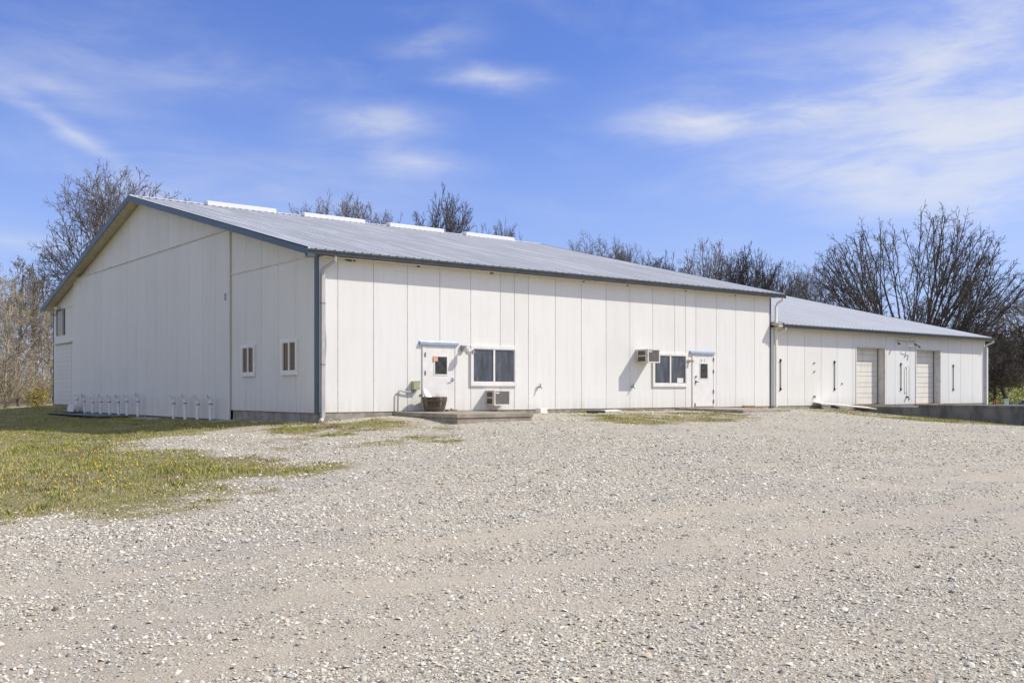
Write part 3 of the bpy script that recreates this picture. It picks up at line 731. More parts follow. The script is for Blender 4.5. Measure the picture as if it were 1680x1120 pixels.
# ------------------------------------------------------------------ fixtures on the front wall
def air_conditioner(loc, w, dp, h, label):
    o = empty('air_conditioner', loc, label, 'air conditioner')
    bx(0,w,-dp,-.003,0,h).build('cabinet', M['ac_body'], o, .008)
    mb = MB(); t_ = .035
    mb.box(-.006,w+.006,-dp-.012,-dp+.03,h-t_,h+.006).box(-.006,w+.006,-dp-.012,-dp+.03,-.006,t_).box(-.006,t_,-dp-.012,-dp+.03,t_,h-t_).box(w-t_*1.4,w+.006,-dp-.012,-dp+.03,t_,h-t_)
    mb.build('face_frame', M['white_dirty'], o)
    mb = MB().box(t_,w-t_*1.4,-dp-.004,-dp+.01,t_,h-t_,.5)
    for k in range(26):
        x_ = t_+.01+k*(w-2.4*t_-.02)/26; mb.box(x_,x_+.006,-dp-.009,-dp-.002,t_+.005,h-t_-.005,.9)
    mb.build('grille', M['ac_grille'], o)
    for z0, z1 in ((.1*h,.46*h),(.56*h,.88*h)):
        v = bx(-.006,.02,-dp*.78,-dp*.2,z0,z1).build('side_vent', M['black'], o)
        mb = MB()
        for k in range(5): zz = z0+(z1-z0)*(k+.5)/5; mb.box(-.009,-.004,-dp*.77,-dp*.21,zz-.006,zz+.003)
        mb.build('vent_slat', M['ac_grille'], v)
    bx(.05,.2,-dp-.014,-dp-.01,h-.11,h-.07).build('badge', M['paper'], o)
    return o
air_conditioner((6.12,0,.16), .66, .5, .5, 'window air conditioner low on the wall under the left window')
air_conditioner((13.14,0,1.69), .63, .64, .5, 'beige air conditioner high on the wall beside the right window, casting a long shadow')
# lamp by the left door
o = empty('wall_lamp', (5.2,0,2.02), 'grey wall lamp with wire guard right of the left door hood', 'wall lamp')
bx(-.09,.05,-.1,-.002,-.08,.1).build('lamp_base', M['galv'], o, .005)
MB().tube([(-.02,-.09,.02),(-.02,-.28,.06),(-.02,-.3,.0)],.022,8).build('arm', M['galv'], o)
MB().lathe([(.03,.04),(.1,.0),(.125,-.1),(.11,-.11),(.06,-.2),(.02,-.22)],14,(-.02,-.3,0)).build('shade', M['white_dirty'], o)
MB().tube([(.05,-.03,.03),(.3,-.03,.04),(.36,-.03,-.08)],.014,6).build('conduit', M['galv'], o)
bx(.33,.44,-.08,-.002,-.15,-.05).build('sensor', M['galv'], o)
o = empty('wall_lamp', (16.02,0,1.8), 'rusty twin wall lamp between the right window and its door', 'wall lamp')
MB().box(-.06,.06,-.06,-.002,-.06,.06).build('lamp_base', M['brick'], o)
for s_ in (-1, 1):
    MB().tube([(0,-.05,0),(.08*s_,-.12,.04),(.12*s_,-.2,-.01)],[.025,.05,.065],10).build('lamp_head', M['ac_body'], o)
MB().tube([(0,-.03,-.05),(-.03,-.03,-.3)],.012,6).build('conduit', M['brick'], o)
o = empty('wall_lamp', (-.07,29.1,4.98), 'small white lamp above the shuttered opening on the left gable end', 'wall lamp')
MB().box(0,.06,-.07,.07,-.06,.06).build('lamp_base', M['white'], o)
MB().lathe([(.03,.08),(.12,.03),(.14,-.06),(.05,-.08)],12,(-.09,0,0)).build('shade', M['white'], o)
MB().tube([(.0,.05,-.02),(-.01,.6,-.35),(.0,1.2,-.3)],.012,5).build('wire', M['black'], o)
# utility box and conduit
o = empty('utility_box', (3.34,0,.8), 'pale green utility box on the wall left of the planter with bent grey conduit', 'utility box')
bx(-.12,.12,-.16,-.002,-.13,.14).build('box', M['box_green'], o, .01)
bx(-.125,.125,-.165,-.16,.12,.15).build('lid', M['box_green'], o)
MB().tube([(-.02,-.09,-.13),(-.1,-.09,-.2),(-.42,-.07,-.19),(-.52,-.07,-.15),(-.6,-.07,-.17),(-.64,-.07,-.24),(-.65,-.07,-.98)],.022,8).build('conduit', M['galv'], o)
MB().tube([(.02,-.05,-.13),(.0,-.05,-.3),(-.1,-.04,-.5),(-.02,-.04,-.7),(.1,-.04,-.8)],.006,5).build('cable', M['white'], o)
bx(.2,.32,-.03,-.002,-.31,-.27).build('clip', M['dark_steel'], o)
def spigot(loc, label):
    o = empty('spigot', loc, label, 'spigot')
    MB().tube([(0,-.002,0),(0,-.12,0),(0,-.15,-.06)],[.03,.028,.022],8).build('spout', M['galv'], o)
    MB().tube([(0,-.09,.0),(0,-.09,.07)],.012,6).build('stem', M['galv'], o)
    MB().lathe([(.04,.07),(.045,.08),(.04,.09)],10,(0,-.09,0)).build('wheel', M['dark_steel'], o)
spigot((8.42,0,.78), 'small metal spigot on bare wall right of the left window')
spigot((12.93,0,.79), 'small metal spigot in the shadow below the high air conditioner')

# ------------------------------------------------------------------ stoops, planter, things lying about
def stoop(x0, x1, y0, zb, zf, label):
    o = empty('concrete_stoop', ((x0+x1)/2, 0, zb), label, 'concrete step')
    cx_ = (x0+x1)/2; mb = MB()
    mb.prism([(-.025,0),(y0,zf-zb),(y0,zf-zb-.12),(-.025,-.14)],0,x0-cx_,x1-cx_)
    mb.prism([(-.025,-.145),(y0+.03,zf-zb-.125),(y0+.03,-.7),(-.025,-.7)],0,x0-cx_+.03,x1-cx_-.03)
    mb.build('slab', M['concrete'], o, .012)
    return o
stoop(2.6, 5.4, -3.4, -.01, -.022, 'thick concrete stoop in front of the left door under the barrel planter')
stoop(15.3, 18.1, -3.3, -.012, -.055, 'thin concrete stoop in front of the right door')
o = empty('barrel_planter', (3.77,-.5,-.012), 'half barrel planter of weathered wood beside the left door', 'planter')
mb = MB(); n = 22
for k in range(n):
    a0, a1 = 2*math.pi*(k+.04)/n, 2*math.pi*(k+.96)/n; vs = []
    for r_, z in ((.3,0),(.355,.2),(.385,.36),(.395,.46)):
        for rr_ in (r_, r_-.03):
            for a in (a0, a1): vs.append((rr_*math.cos(a), rr_*math.sin(a), z+.0))
    fs = []
    for i in range(3):
        q = i*4; fs += [(q,q+1,q+5,q+4),(q+2,q+6,q+7,q+3),(q,q+4,q+6,q+2),(q+1,q+3,q+7,q+5)]
    fs += [(0,2,3,1),(12,13,15,14)]; mb.add(vs, fs)
mb.build('staves', M['wood_grey'], o)
MB().lathe([(.27,.03),(.36,.38),(.365,.4)],20).build('soil', M['soil'], o)
for z, r_ in ((.09,.327),(.33,.383)):
    MB().lathe([(r_,z),(r_+.006,z),(r_+.013,z+.045),(r_+.006,z+.045)],22).build('hoop', M['dark_steel'], o)
mb = MB()
for k in range(90):
    a = random.uniform(0,6.28); r_ = random.uniform(0,.32); x_, y_ = r_*math.cos(a), r_*math.sin(a)
    hh = random.uniform(.08,.2)*(1.25 if x_ > .05 else .6); dx, dy = random.uniform(-.1,.1), random.uniform(-.1,.1)
    mb.add([(x_-.006,y_,.38),(x_+.006,y_,.38),(x_+dx*.6+.004,y_+dy*.6,.38+hh*.6),(x_+dx,y_+dy,.38+hh)],[(0,1,2),(0,2,3)])
mb.build('dry_stems', M['dead_plant'], o)
o = empty('white_dish', (3.52,-.36,.44), 'round white dish lying tilted in the barrel planter', 'dish', rz=R(35))
ob = MB().lathe([(.02,0),(.17,.03),(.23,.09),(.235,.1),(.22,.09),(.16,.045),(.02,.02)],20).build('bowl', M['pvc'], o, smooth=True)
ob.rotation_euler = (R(62), 0, 0); ob.location = (0,0,.02)
for k, (x_, y_, rz_) in enumerate(((4.35,-.42,.3),(4.58,-.4,-.15))):
    o = bx(-.1,.1,-.05,.05,0,.06).build('brick', M['brick'] if not k else M['wood_tan'], bevel=.005); o.location = (x_,y_,-.012); o.rotation_euler.z = rz_
    tag(o, ('brown brick lying on the left stoop against the planter','tan brick lying on the left stoop right of the brown one')[k], 'brick')
o = empty('brick_pair', (19.3,-.35,float(gsurf(19.3,-.35))), 'brown wooden block of two boards on the ground right of the right stoop', 'block')
bx(-.33,.33,-.08,.08,0,.06).build('board', M['brick'], o); bx(-.3,.34,-.06,.09,.062,.12).build('board', M['brick'], o)
o = empty('white_block', (8.3,-.3,float(gsurf(8.3,-.3))-.06), 'white block standing against the wall beyond the left stoop', 'block', rz=.1)
bx(-.17,.17,-.12,.12,0,.24).build('block', M['white'], o, .01)
gz0 = float(gsurf(10.6,-.75))
o = bx(-.75,.75,-.14,.14,0,.035).build('white_board', M['white_dirty']); o.location = (10.9,-.7,gz0+.035); o.rotation_euler = (R(6), R(-1.5), .12)
tag(o, 'narrow white board lying on the gravel between the two stoops', 'board')
o = MB().tube([(-.45,0,.05),(.1,.02,.05),(.5,-.05,.04)],.045,8).build('dark_pipe', M['rubber']); o.location = (10.15,-1.0,gz0); o.rotation_euler.z = .2
tag(o, 'short dark pipe lying beside the white board on gravel', 'pipe')
o = empty('white_ramp', (25.6,-.65,-.1), 'white sheet metal ramp lying askew at the foot of the wing wall', 'ramp')
Mx = Matrix.Rotation(-.33,3,'Z') @ Matrix.Rotation(.085,3,'Y') @ Matrix.Rotation(.1,3,'X')
MB().obox((0,0,.1),3.0,.7,.04,Mx).build('sheet', M['white'], o)
MB().obox((-.6,.05,.02),.08,.5,.1,Mx).build('leg', M['dark_steel'], o)
o = empty('plank_pallet', (28.4,-.5,-.13), 'splintered wooden planks stacked before the first loading door', 'pallet', rz=-.06)
for k in range(5): bx(-1.3+.1*(k % 2),1.2-.15*(k % 3),-.42+k*.16,-.29+k*.16,.04,.075).build('plank', M['wood_tan' if k % 2 else 'wood_grey'], o)
for k in (-1,0,1): bx(k*1.0-.05,k*1.0+.05,-.4,.36,-.03,.039).build('bearer', M['wood_grey'], o)
# loading dock
o = empty('loading_dock', (27.4,-.05,-.1), 'stained grey concrete loading dock before the wing doors', 'loading dock')
bx(0,11.8,-9.6,-.01,-1.6,.03).build('retaining_wall', M['concrete_dark'], o, .01)
bx(.012,.28,-9.58,-3.1,.032,.14).build('kerb', M['concrete_dark'], o, .012)
# vent pipes along the gable
def vent_pipe(y, label, first=None, h=.9, tw=0):
    zg = float(gsurf(-.3, y))
    if first is None:
        o = empty('vent_pipe', (0,0,0), label, 'vent pipe', 'white vent pipes along the gable')
        MB().tube([(0,0,-.15),(0,0,.72)],.058,14).build('pipe', M['pvc'], o, smooth=True)
        MB().tube([(0,0,.70),(0,0,.83)],.07,14).build('collar', M['pvc'], o, smooth=True)
        MB().tube([(0,0,.675),(0,0,.705)],.074,14).build('clamp', M['black'], o)
        MB().tube([(0,0,.82),(-.004,0,.88),(-.02,0,.94),(-.06,0,.97),(-.12,0,.975)],[.068,.07,.072,.073,.074],14,False).build('elbow', M['pvc'], o, smooth=True)
        MB().tube([(-.07,0,.97),(-.085,0,.972)],.064,14).build('elbow_mouth', M['joint'], o)
    else: o = copy_thing(first)
    o['label'] = label; o.location = (-.3, y, zg-.06); o.rotation_euler = (random.uniform(-.025,.025), random.uniform(-.03,.03), tw); o.scale.z = h
    return o
ord_ = ['farthest','second farthest','third farthest','fourth','fifth','sixth','seventh','nearest']
vp = None
for k, y in enumerate((24.7,23.35,22.05,20.75,19.4,18.1,16.9,15.5)):
    q = vent_pipe(y, '%s white vent pipe in the far row of eight along the gable' % ord_[k], vp, 1.0+.06*random.uniform(-1,1), random.uniform(-.3,.3)); vp = vp or q
for k, y in enumerate((11.3,10.05,8.8,7.55)):
    vent_pipe(y, '%s white vent pipe in the near row of four along the gable' % ['farthest','second farthest','second nearest','nearest'][k], vp, .98+.06*random.uniform(-1,1), random.uniform(-.3,.3))
# turquoise boards below the far row
zg = float(gsurf(-1.2, 20))
o = empty('turquoise_deck', (-1.15,20.0,zg), 'low weathered turquoise deck lying below the far row of pipes', 'deck')
for k in range(5): bx(-.62+k*.25,-.4+k*.25,-4.4+.2*(k % 2),4.3-.25*(k % 3),.1,.135).build('board', M['turquoise'], o)
for y_ in (-4,-2,0,2,4): bx(-.6,.58,y_-.06,y_+.06,-.05,.099).build('bearer', M['wood_grey'], o)
o = bx(-.02,.02,-.55,.55,0,.38).build('leaning_sheet', M['white_dirty']); o.location = (-.55,25.0,float(gsurf(-.55,25))); o.rotation_euler = (0,R(14),0)
tag(o, 'small white sheet leaning at the farthest vent pipes', 'sheet')
zt = zg+.15
o = bx(-.25,.25,-.6,.6,0,.03).build('dark_mat', M['rubber']); o.location = (-1.0,22.6,zt); o.rotation_euler.z = .1
tag(o, 'thin black mat lying on the turquoise deck', 'mat')

# ------------------------------------------------------------------ beyond the dock: marker post, pedestal, car
def site(u, Z): R_ = (u-840)/1639.95; p = CAM[:2]+Z*(FWD+R_*RGT); return float(p[0]), float(p[1])
x_, y_ = site(1634.5, 56); zg = float(gsurf(x_, y_))
o = empty('marker_post', (x_,y_,zg), 'orange looped marker post behind the loading dock', 'marker post', rz=-YAW)
MB().lathe([(.22,0),(.22,.06),(.1,.09),(.075,.7),(.06,1.1)],12).build('base', M['orange'], o)
MB().tube([(.0,0,1.08),(.07,0,1.14),(.1,0,1.24),(.08,0,1.35),(0,0,1.4),(-.08,0,1.35),(-.1,0,1.24),(-.07,0,1.14),(0,0,1.08)],.025,8).build('handle', M['orange'], o)
x_, y_ = site(1651, 56); zg = float(gsurf(x_, y_))
o = empty('utility_pedestal', (x_,y_,zg), 'pale green utility pedestal between the orange post and the car', 'pedestal', rz=-YAW)
bx(-.1,.1,-.1,.1,-.1,1.38).build('housing', M['pale_green'], o, .02); bx(-.115,.115,-.115,.115,1.385,1.45).build('cap', M['pale_green'], o, .02)
x_, y_ = site(1700, 58); zg = float(gsurf(x_, y_))
car = empty('parked_car', (x_,y_,zg), 'silver parked car beyond the dock at the right edge', 'car', rz=-YAW+.25)
def loft(mb, secs):
    n = len(secs[0]); vs = [p for s_ in secs for p in s_]
    fs = [(i*n+k, i*n+(k+1) % n, (i+1)*n+(k+1) % n, (i+1)*n+k) for i in range(len(secs)-1) for k in range(n)]
    return mb.add(vs, fs+[tuple(range(n))[::-1], tuple((len(secs)-1)*n+k for k in range(n))])
def ring(x, w, z0, z1): return [(x,-w*.92,z0),(x,w*.92,z0),(x,w,z0+(z1-z0)*.5),(x,w*.86,z1-.04),(x,w*.6,z1),(x,-w*.6,z1),(x,-w*.86,z1-.04),(x,-w,z0+(z1-z0)*.5)]
loft(MB(), [ring(-2.25,.7,.35,.7),ring(-2.1,.84,.22,.86),ring(-1.2,.9,.2,.93),ring(.8,.9,.2,.95),ring(1.9,.86,.2,.98),ring(2.25,.75,.35,.9)]).build('body', M['car'], car, smooth=True)
loft(MB(), [ring(-1.15,.74,.9,.95),ring(-.35,.68,.9,1.42),ring(.75,.68,.9,1.45),ring(1.85,.7,.9,.99)]).build('cabin_glass', M['glass'], car, smooth=True)
loft(MB(), [ring(-.42,.62,1.405,1.44),ring(.1,.64,1.42,1.48),ring(.8,.62,1.42,1.47)]).build('roof', M['car'], car, smooth=True)
for s_ in (-1,1):
    for xx in (-.4,.25,.82): MB().tube([(xx,s_*.62,1.42),(xx,s_*.85,.93)],.03,6).build('pillar', M['car'], car)
    MB().tube([(-.42,s_*.6,1.43),(-1.15,s_*.72,.95)],.035,6).build('pillar', M['car'], car)
    MB().tube([(.82,s_*.6,1.44),(1.8,s_*.68,.99)],.035,6).build('pillar', M['car'], car)
    for xx in (-1.4,1.4):
        wl = MB().tube([(xx,s_*.74,.32),(xx,s_*.92,.32)],.32,18).build('wheel', M['rubber'], car)
        MB().tube([(xx,s_*.9,.32),(xx,s_*.928,.32)],.2,14).build('rim', M['galv'], wl)
    MB().box(-2.2,-2.12,s_*.55-.14,s_*.55+.14,.6,.72).build('headlight', M['white'], car)

# ------------------------------------------------------------------ trees
def grow(seed, style):
    """bare tree of unit height: arrays of branch segments (p0, p1, r0, r1, level)"""
    rg = random.Random(seed); out = []
    P = dict(
        spread=dict(n=[9,8,6,5], ang=[(30,62),(28,60),(25,60),(20,55)], ratio=[.62,.5,.5,.55], trunk=.5, r=.022, up=[.0,.10,.12,.10,.06], jit=.13, tmin=.42),
        round =dict(n=[12,8,7,5], ang=[(25,75),(25,60),(25,60),(25,60)], ratio=[.60,.5,.48,.5], trunk=.58, r=.02, up=[0,.06,.07,.06,.03], jit=.15, tmin=.32),
        vase  =dict(n=[26,10,7,4], ang=[(3,70),(18,36),(18,40),(18,42)], ratio=[7.0,.40,.42,.55], trunk=.13, r=.034, up=[0,.05,.07,.07,.05], jit=.075, tmin=.45),
        pole  =dict(n=[13,6,5,3], ang=[(25,55),(28,60),(25,60),(25,60)], ratio=[.34,.5,.5,.5], trunk=.92, r=.011, up=[.02,.08,.06,.05,.02], jit=.09, tmin=.2),
        brush =dict(n=[14,7,5,0], ang=[(4,48),(20,50),(20,60),(25,60)], ratio=[14.,.4,.45,.5], trunk=.05, r=.014, up=[0,.02,.06,.04,0], jit=.12, tmin=.2),
    )[style]
    maxl = 4
    def perp(d, ang, az):
        d = d.normalized(); a = d.cross(Vector((0,0,1)))
        if a.length < .1: a = d.cross(Vector((1,0,0)))
        a.normalize(); b = d.cross(a)
        return (d*math.cos(ang)+(a*math.cos(az)+b*math.sin(az))*math.sin(ang)).normalized()
    def br(p, d, Ln, r, lv):
        ns = (6,6,4,3,2)[lv]; pts = [p]; dirs = []
        for k in range(ns):
            d = d+Vector((rg.gauss(0,1),rg.gauss(0,1),rg.gauss(0,1)))*P['jit']*(1 if lv else .5); d.z += P['up'][lv]; d.normalize()
            q = p+d*Ln/ns; r0 = r*(1-.72*k/ns); r1 = r*(1-.72*(k+1)/ns)
            out.append((*p, *q, r0, r1, lv)); p = q; pts.append(p); dirs.append(d.copy())
        if lv >= maxl or P['n'][lv] == 0: return
        n = P['n'][lv]; n = max(2, n+rg.choice((-1,0,0,1))) if lv else n
        az = rg.uniform(0, 6.28)
        for c in range(n):
            t_ = P['tmin']+(1-P['tmin'])*((c+rg.random()*.8)/n) if lv or style not in ('vase','brush') else .55+.45*rg.random()
            t_ = min(t_, .995); i = min(int(t_*ns), ns-1); f = t_*ns-i
            q = pts[i].lerp(pts[i+1], f); az += 2.4+rg.uniform(-.5,.5)
            lo, hi = P['ang'][lv]
            if lv == 0 and style in ('vase','brush'): a_ = R(lo+(hi-lo)*math.sqrt((c+.5)/n))
            else: a_ = R(rg.uniform(lo, hi))*(1.1-.35*t_)
            sh = 1.0
            if lv == 0 and style in ('spread','round'): sh = 1.12-.45*t_
            if lv == 0 and style == 'pole': sh = 1.25-.8*t_
            if lv == 0 and style in ('vase','brush'): sh = rg.uniform(.82,1.08)*(1-.12*(c/n))
            rr_ = r*(1-.72*t_)*(.62 if lv or style not in ('vase','brush') else .42)
            br(q, perp(dirs[i], a_, az), Ln*P['ratio'][lv]*sh*rg.uniform(.75,1.15)*(1 if lv == 0 else 1.1-.4*t_), rr_, lv+1)
    br(Vector((0,0,0)), Vector((0,0,1)), P['trunk'], P['r'], 0)
    A = np.array(out); A[:, :6] /= A[:, 5].max(); return A
def limbed(seed, style):
    """unit-height bare tree: limbs reach a lobed crown envelope, each carrying branches and fine twigs"""
    rg = np.random.RandomState(seed)
    E = dict(
      round=dict(c=.60, r=(.40,.40,.40), trunk=.40, t0=.5, n=18, th=(4,88), fork=(15,34), gen=2, side=(28,58), sn=10, sl=.105, tw=5, lob=.10, up=.006, lr=.0088, tr=.020, jit=.06),
      wide =dict(c=.58, r=(.46,.46,.42), trunk=.32, t0=.5, n=16, th=(4,84), fork=(15,34), gen=2, side=(28,58), sn=8, sl=.11, tw=4, lob=.16, up=.006, lr=.0092, tr=.022, jit=.065),
      open =dict(c=.58, r=(.44,.44,.42), trunk=.30, t0=.55, n=15, th=(5,86), fork=(17,38), gen=2, side=(28,58), sn=9, sl=.11, tw=5, lob=.12, up=.008, lr=.0105, tr=.023, jit=.075),
      slim =dict(c=.58, r=(.24,.24,.42), trunk=.74, t0=.25, n=17, th=(12,80), fork=(18,38), gen=1, side=(26,54), sn=8, sl=.10, tw=4, lob=.3, up=.02, lr=.005, tr=.011, jit=.09),
      fan  =dict(c=.44, r=(.54,.54,.56), trunk=.10, t0=.3, n=54, th=(2,72), fork=(8,22), gen=2, side=(20,46), sn=9, sl=.085, tw=4, lob=.05, up=-.006, lr=.0108, tr=.030, jit=.035),
    )[style]
    A = []
    def unit(v): return v/max(np.linalg.norm(v), 1e-9)
    def off(d, ang, az):
        a = np.cross(d, (0,0,1.)); 
        if np.linalg.norm(a) < .1: a = np.cross(d, (1.,0,0))
        a = unit(a); b_ = np.cross(d, a)
        return unit(d*math.cos(ang)+(a*math.cos(az)+b_*math.sin(az))*math.sin(ang))
    def line(p, d, Ln, r0, r1, ns, lv, up, jit):
        pts = [p]; dirs = [d]
        for k in range(ns):
            d = unit(d+rg.randn(3)*jit+np.array([0,0,up])); q = p+d*Ln/ns
            f0, f1 = k/ns, (k+1)/ns
            A.append((*p, *q, r0+(r1-r0)*f0**.8, r0+(r1-r0)*f1**.8, lv)); p = q; pts.append(p); dirs.append(d)
        return pts, dirs
    cc = np.array([0,0,E['c']]); rx = np.array(E['r'])
    def reach_(p, d, cdir):
        o_ = (p-cc)/rx; dd = d/rx; qa = dd@dd; qb = 2*o_@dd; qc = o_@o_-1; disc = max(qb*qb-4*qa*qc, 0)
        w_ = unit((p+d*.3-cc)/rx)
        lb = 1-E['lob']+E['lob']*1.15*math.exp(-(1-(cdir@w_).max())/.12)
        return max((-qb+math.sqrt(disc))/(2*qa)*lb, .05)
    def subs(pts, dirs, n, Lmax, r, ang, t_lo):
        az = rg.uniform(0, 6.28); m_ = len(pts)-1
        for k in range(n):
            t_ = min(t_lo+(1-t_lo)*(k+rg.rand())/n, .999); i = int(t_*m_); q = pts[i]+(pts[i+1]-pts[i])*(t_*m_-i); az += 2.4+rg.uniform(-.6,.6)
            yield q, off(dirs[i+1], R(rg.uniform(*ang)), az), Lmax*(1.15-.55*t_)*rg.uniform(.6,1.2), r*(1.1-.5*t_)
    def dress(pts, dirs, n, sl, r, t_lo):
        for q, d2, L2, r2 in subs(pts, dirs, n, sl, r, E['side'], t_lo):
            p2, di2 = line(q, d2, L2, r2, .0007, 4, 2, E['up']*.4+.008, E['jit']*1.3)
            for q3, d3, L3, r3 in subs(p2, di2, E['tw'], L2*.55, .0010, (22,48), .15):
                p3, di3 = line(q3, d3, max(L3, .02), r3, .0005, 2, 3, .02, .12)
                for q4, d4, L4, r4 in subs(p3, di3, 2, max(L3, .03)*.6, .0007, (20,50), .3):
                    line(q4, d4, max(L4, .014), .0006, .0004, 1, 4, .03, .1)
    def limb(p, d, r, gen, cdir):
        rc = reach_(p, d, cdir)
        if gen == 0 or rc < .09:
            pts, dirs = line(p, d, rc*rg.uniform(.90,1.04), r, .0009, 6, 1, E['up'], E['jit'])
            dress(pts, dirs, max(4, int(E['sn']*(.35+2.2*min(rc, .35)))), E['sl'], .0022, .08); return
        pts, dirs = line(p, d, rc*rg.uniform(.26,.46), r, r*.72, 5, 1, E['up']*(.6+1.5*(1-abs(d[2]))), E['jit'])
        if gen < E['gen']: dress(pts, dirs, 2, E['sl']*.9, .002, .4)
        az = rg.uniform(0, 6.28); nk = 2 if rg.rand() < .55 else 3
        for k in range(nk):
            az += 6.283/nk+rg.uniform(-.5,.5)
            limb(pts[-1], off(dirs[-1], R(rg.uniform(*E['fork']))*(.5 if k == 0 else 1), az), r*.72*rg.uniform(.62,.9), gen-1, cdir)
    tp, td = line(np.zeros(3), np.array([0,0,1.]), E['trunk'], E['tr'], E['tr']*.55, 7, 0, .0, .05)
    cdir = rg.randn(14, 3); cdir /= np.linalg.norm(cdir, axis=1, keepdims=True)
    for j in range(E['n']):
        f = (j+.5)/E['n']
        th = R(E['th'][0]+(E['th'][1]-E['th'][0])*(math.sqrt(f) if style == 'fan' else f)); ph = 2.399*j+rg.uniform(-.45,.45)
        d = np.array([math.sin(th)*math.cos(ph), math.sin(th)*math.sin(ph), math.cos(th)])
        tpos = E['t0']+(1-E['t0'])*((1-f)*.85+.15*rg.rand()); i = min(int(tpos*7), 6); p = tp[i]+(tp[i+1]-tp[i])*(tpos*7-i)
        limb(p, d, E['lr']*rg.uniform(.75,1.15), E['gen'], cdir)
    A = np.array(A); A[:, :6] /= np.percentile(A[:, 5], 99.9); return A
def seg_mesh(name, A, sides, mat, parent, rmin):
    p0, p1 = A[:, :3], A[:, 3:6]; d = p1-p0; ln = np.linalg.norm(d, axis=1, keepdims=True); d = d/np.maximum(ln, 1e-9)
    p0 = p0-d*np.minimum(A[:, 6:7]*.3, ln*.2)
    ref = np.where(np.abs(d[:, 2:3]) > .9, np.array([[1.,0,0]]), np.array([[0,0,1.]]))
    u = np.cross(d, ref); u /= np.linalg.norm(u, axis=1, keepdims=True); w = np.cross(d, u)
    r0 = np.maximum(A[:, 6], rmin); r1 = np.maximum(A[:, 7], rmin*.8); n = len(A)
    ang = np.arange(sides)*2*math.pi/sides
    ring_ = u[:, None]*np.cos(ang)[None, :, None]+w[:, None]*np.sin(ang)[None, :, None]
    V = np.concatenate([p0[:, None]+ring_*r0[:, None, None], p1[:, None]+ring_*r1[:, None, None]], 1)
    k = np.arange(sides); f = np.stack([k, (k+1) % sides, (k+1) % sides+sides, k+sides], -1)
    return mesh_np(name, V.reshape(-1,3), (f[None]+2*sides*np.arange(n)[:, None, None]).reshape(-1,4), 4, mat, parent, smooth=True)
PROTO = {}
def cards(rg, pts, size, pal):
    n = len(pts); a = rg.randn(n,3); a /= np.linalg.norm(a, axis=1, keepdims=True); b_ = np.cross(a, rg.randn(n,3)); b_ /= np.linalg.norm(b_, axis=1, keepdims=True)
    s = size*rg.uniform(.5,1.3,(n,1))
    V = np.stack([pts-a*s-b_*s*.35, pts+a*s-b_*s*.35, pts+a*s*.6+b_*s*.6], 1)
    c = np.repeat(np.array(pal)[rg.randint(0, len(pal), n)]*rg.uniform(.7,1.2,(n,1)), 3, 0)
    return V.reshape(-1,3), np.arange(3*n).reshape(-1,3), c
BUD = [(.30,.24,.09),(.36,.30,.10),(.27,.19,.09),(.33,.22,.12)]
BUD_BROWN = [(.15,.11,.085),(.19,.14,.10),(.13,.10,.08)]
def tree(key, seed, style, xy, height, width, label, barkm='bark', buds=None, nb=0, bsize=.05, cat='tree', name='bare_tree', group='bare trees behind the building', rz=0, rmin=.012, zoff=0):
    """a thing of trunk and crown; a key already built is copied"""
    zg = float(gsurf(*xy)) if abs(xy[0]) < 600 else 0
    if key in PROTO:
        src, A = PROTO[key]; o = copy_thing(src)
    else:
        A = (limbed if style in ('round','wide','open','slim','fan') else grow)(seed, style); o = empty(name, (0,0,0), label, cat)
        B = A.copy(); B[:, :6] *= height; B[:, 6:8] *= height
        w0 = np.percentile(np.abs(A[:, 3:5]), 97.5 if style != 'fan' else 98.5)*2*height
        kx = width/w0; B[:, [0,1,3,4]] *= kx
        lv = B[:, 8]; tr_ = lv <= (1 if style in ('vase','brush','fan') else 0)
        seg_mesh('trunk', B[tr_], 7, M[barkm], o, .03)
        seg_mesh('crown', B[~tr_], 3, M[barkm], o, rmin)
        if nb:
            rg = np.random.RandomState(seed); tips = B[lv >= 3][:, 3:6]
            pts = tips[rg.randint(0, len(tips), nb)]+rg.randn(nb,3)*bsize*1.6
            V, Fq, c = cards(rg, pts, bsize, buds or BUD)
            mesh_np('buds', V, Fq, 3, M['leaf'], o, c)
        PROTO[key] = (o, dict(h=height, w=width)); A = PROTO[key][1]
    s = PROTO[key][1]
    o.scale = (width/s['w'], width/s['w'], height/s['h'])
    o.location = (xy[0], xy[1], zg-.15+zoff); o.rotation_euler = (0,0,rz)
    o['label'] = label; o['category'] = cat
    if group: o['group'] = group
    return o
def top_h(u, v, Z):
    x_, y_ = site(u, Z); return (642.04-v)/1639.95*Z+CAM[2]-float(gsurf(x_, y_))+.1
def T(key, seed, style, u, Z, v, wpx, label, **kw):
    return tree(key, seed, style, site(u, Z), top_h(u, v, Z), wpx/1639.95*Z, label, **kw)
T('maple', 21, 'round', 205, 75, 270, 240, 'large bare budding tree rising behind the left slope of the gable', buds=BUD_BROWN, nb=5000, bsize=.05, rmin=.012)
T('ash', 4, 'round', 565, 95, 320, 165, 'bare round tree behind the roof ridge above the second ridge vent', buds=BUD_BROWN, nb=2500, bsize=.05, rmin=.013)
T('ash', 4, 'round', 510, 96, 335, 120, 'low bare crown barely above the roof ridge left of the second ridge vent', rz=2.1)
T('ash', 4, 'round', 632, 95, 348, 100, 'small bare crown at the right end of the second ridge vent', rz=4)
T('oak', 33, 'open', 730, 90, 306, 140, 'taller dark bare tree standing out above the third ridge vent', barkm='bark_dark', rmin=.013)
T('ash', 4, 'round', 822, 95, 362, 85, 'small bare treetop above the right end of the last ridge vent', rz=1)
T('maple', 21, 'round', 980, 95, 384, 135, 'bare brown treetop where the roof edge begins to fall to the right', rz=2)
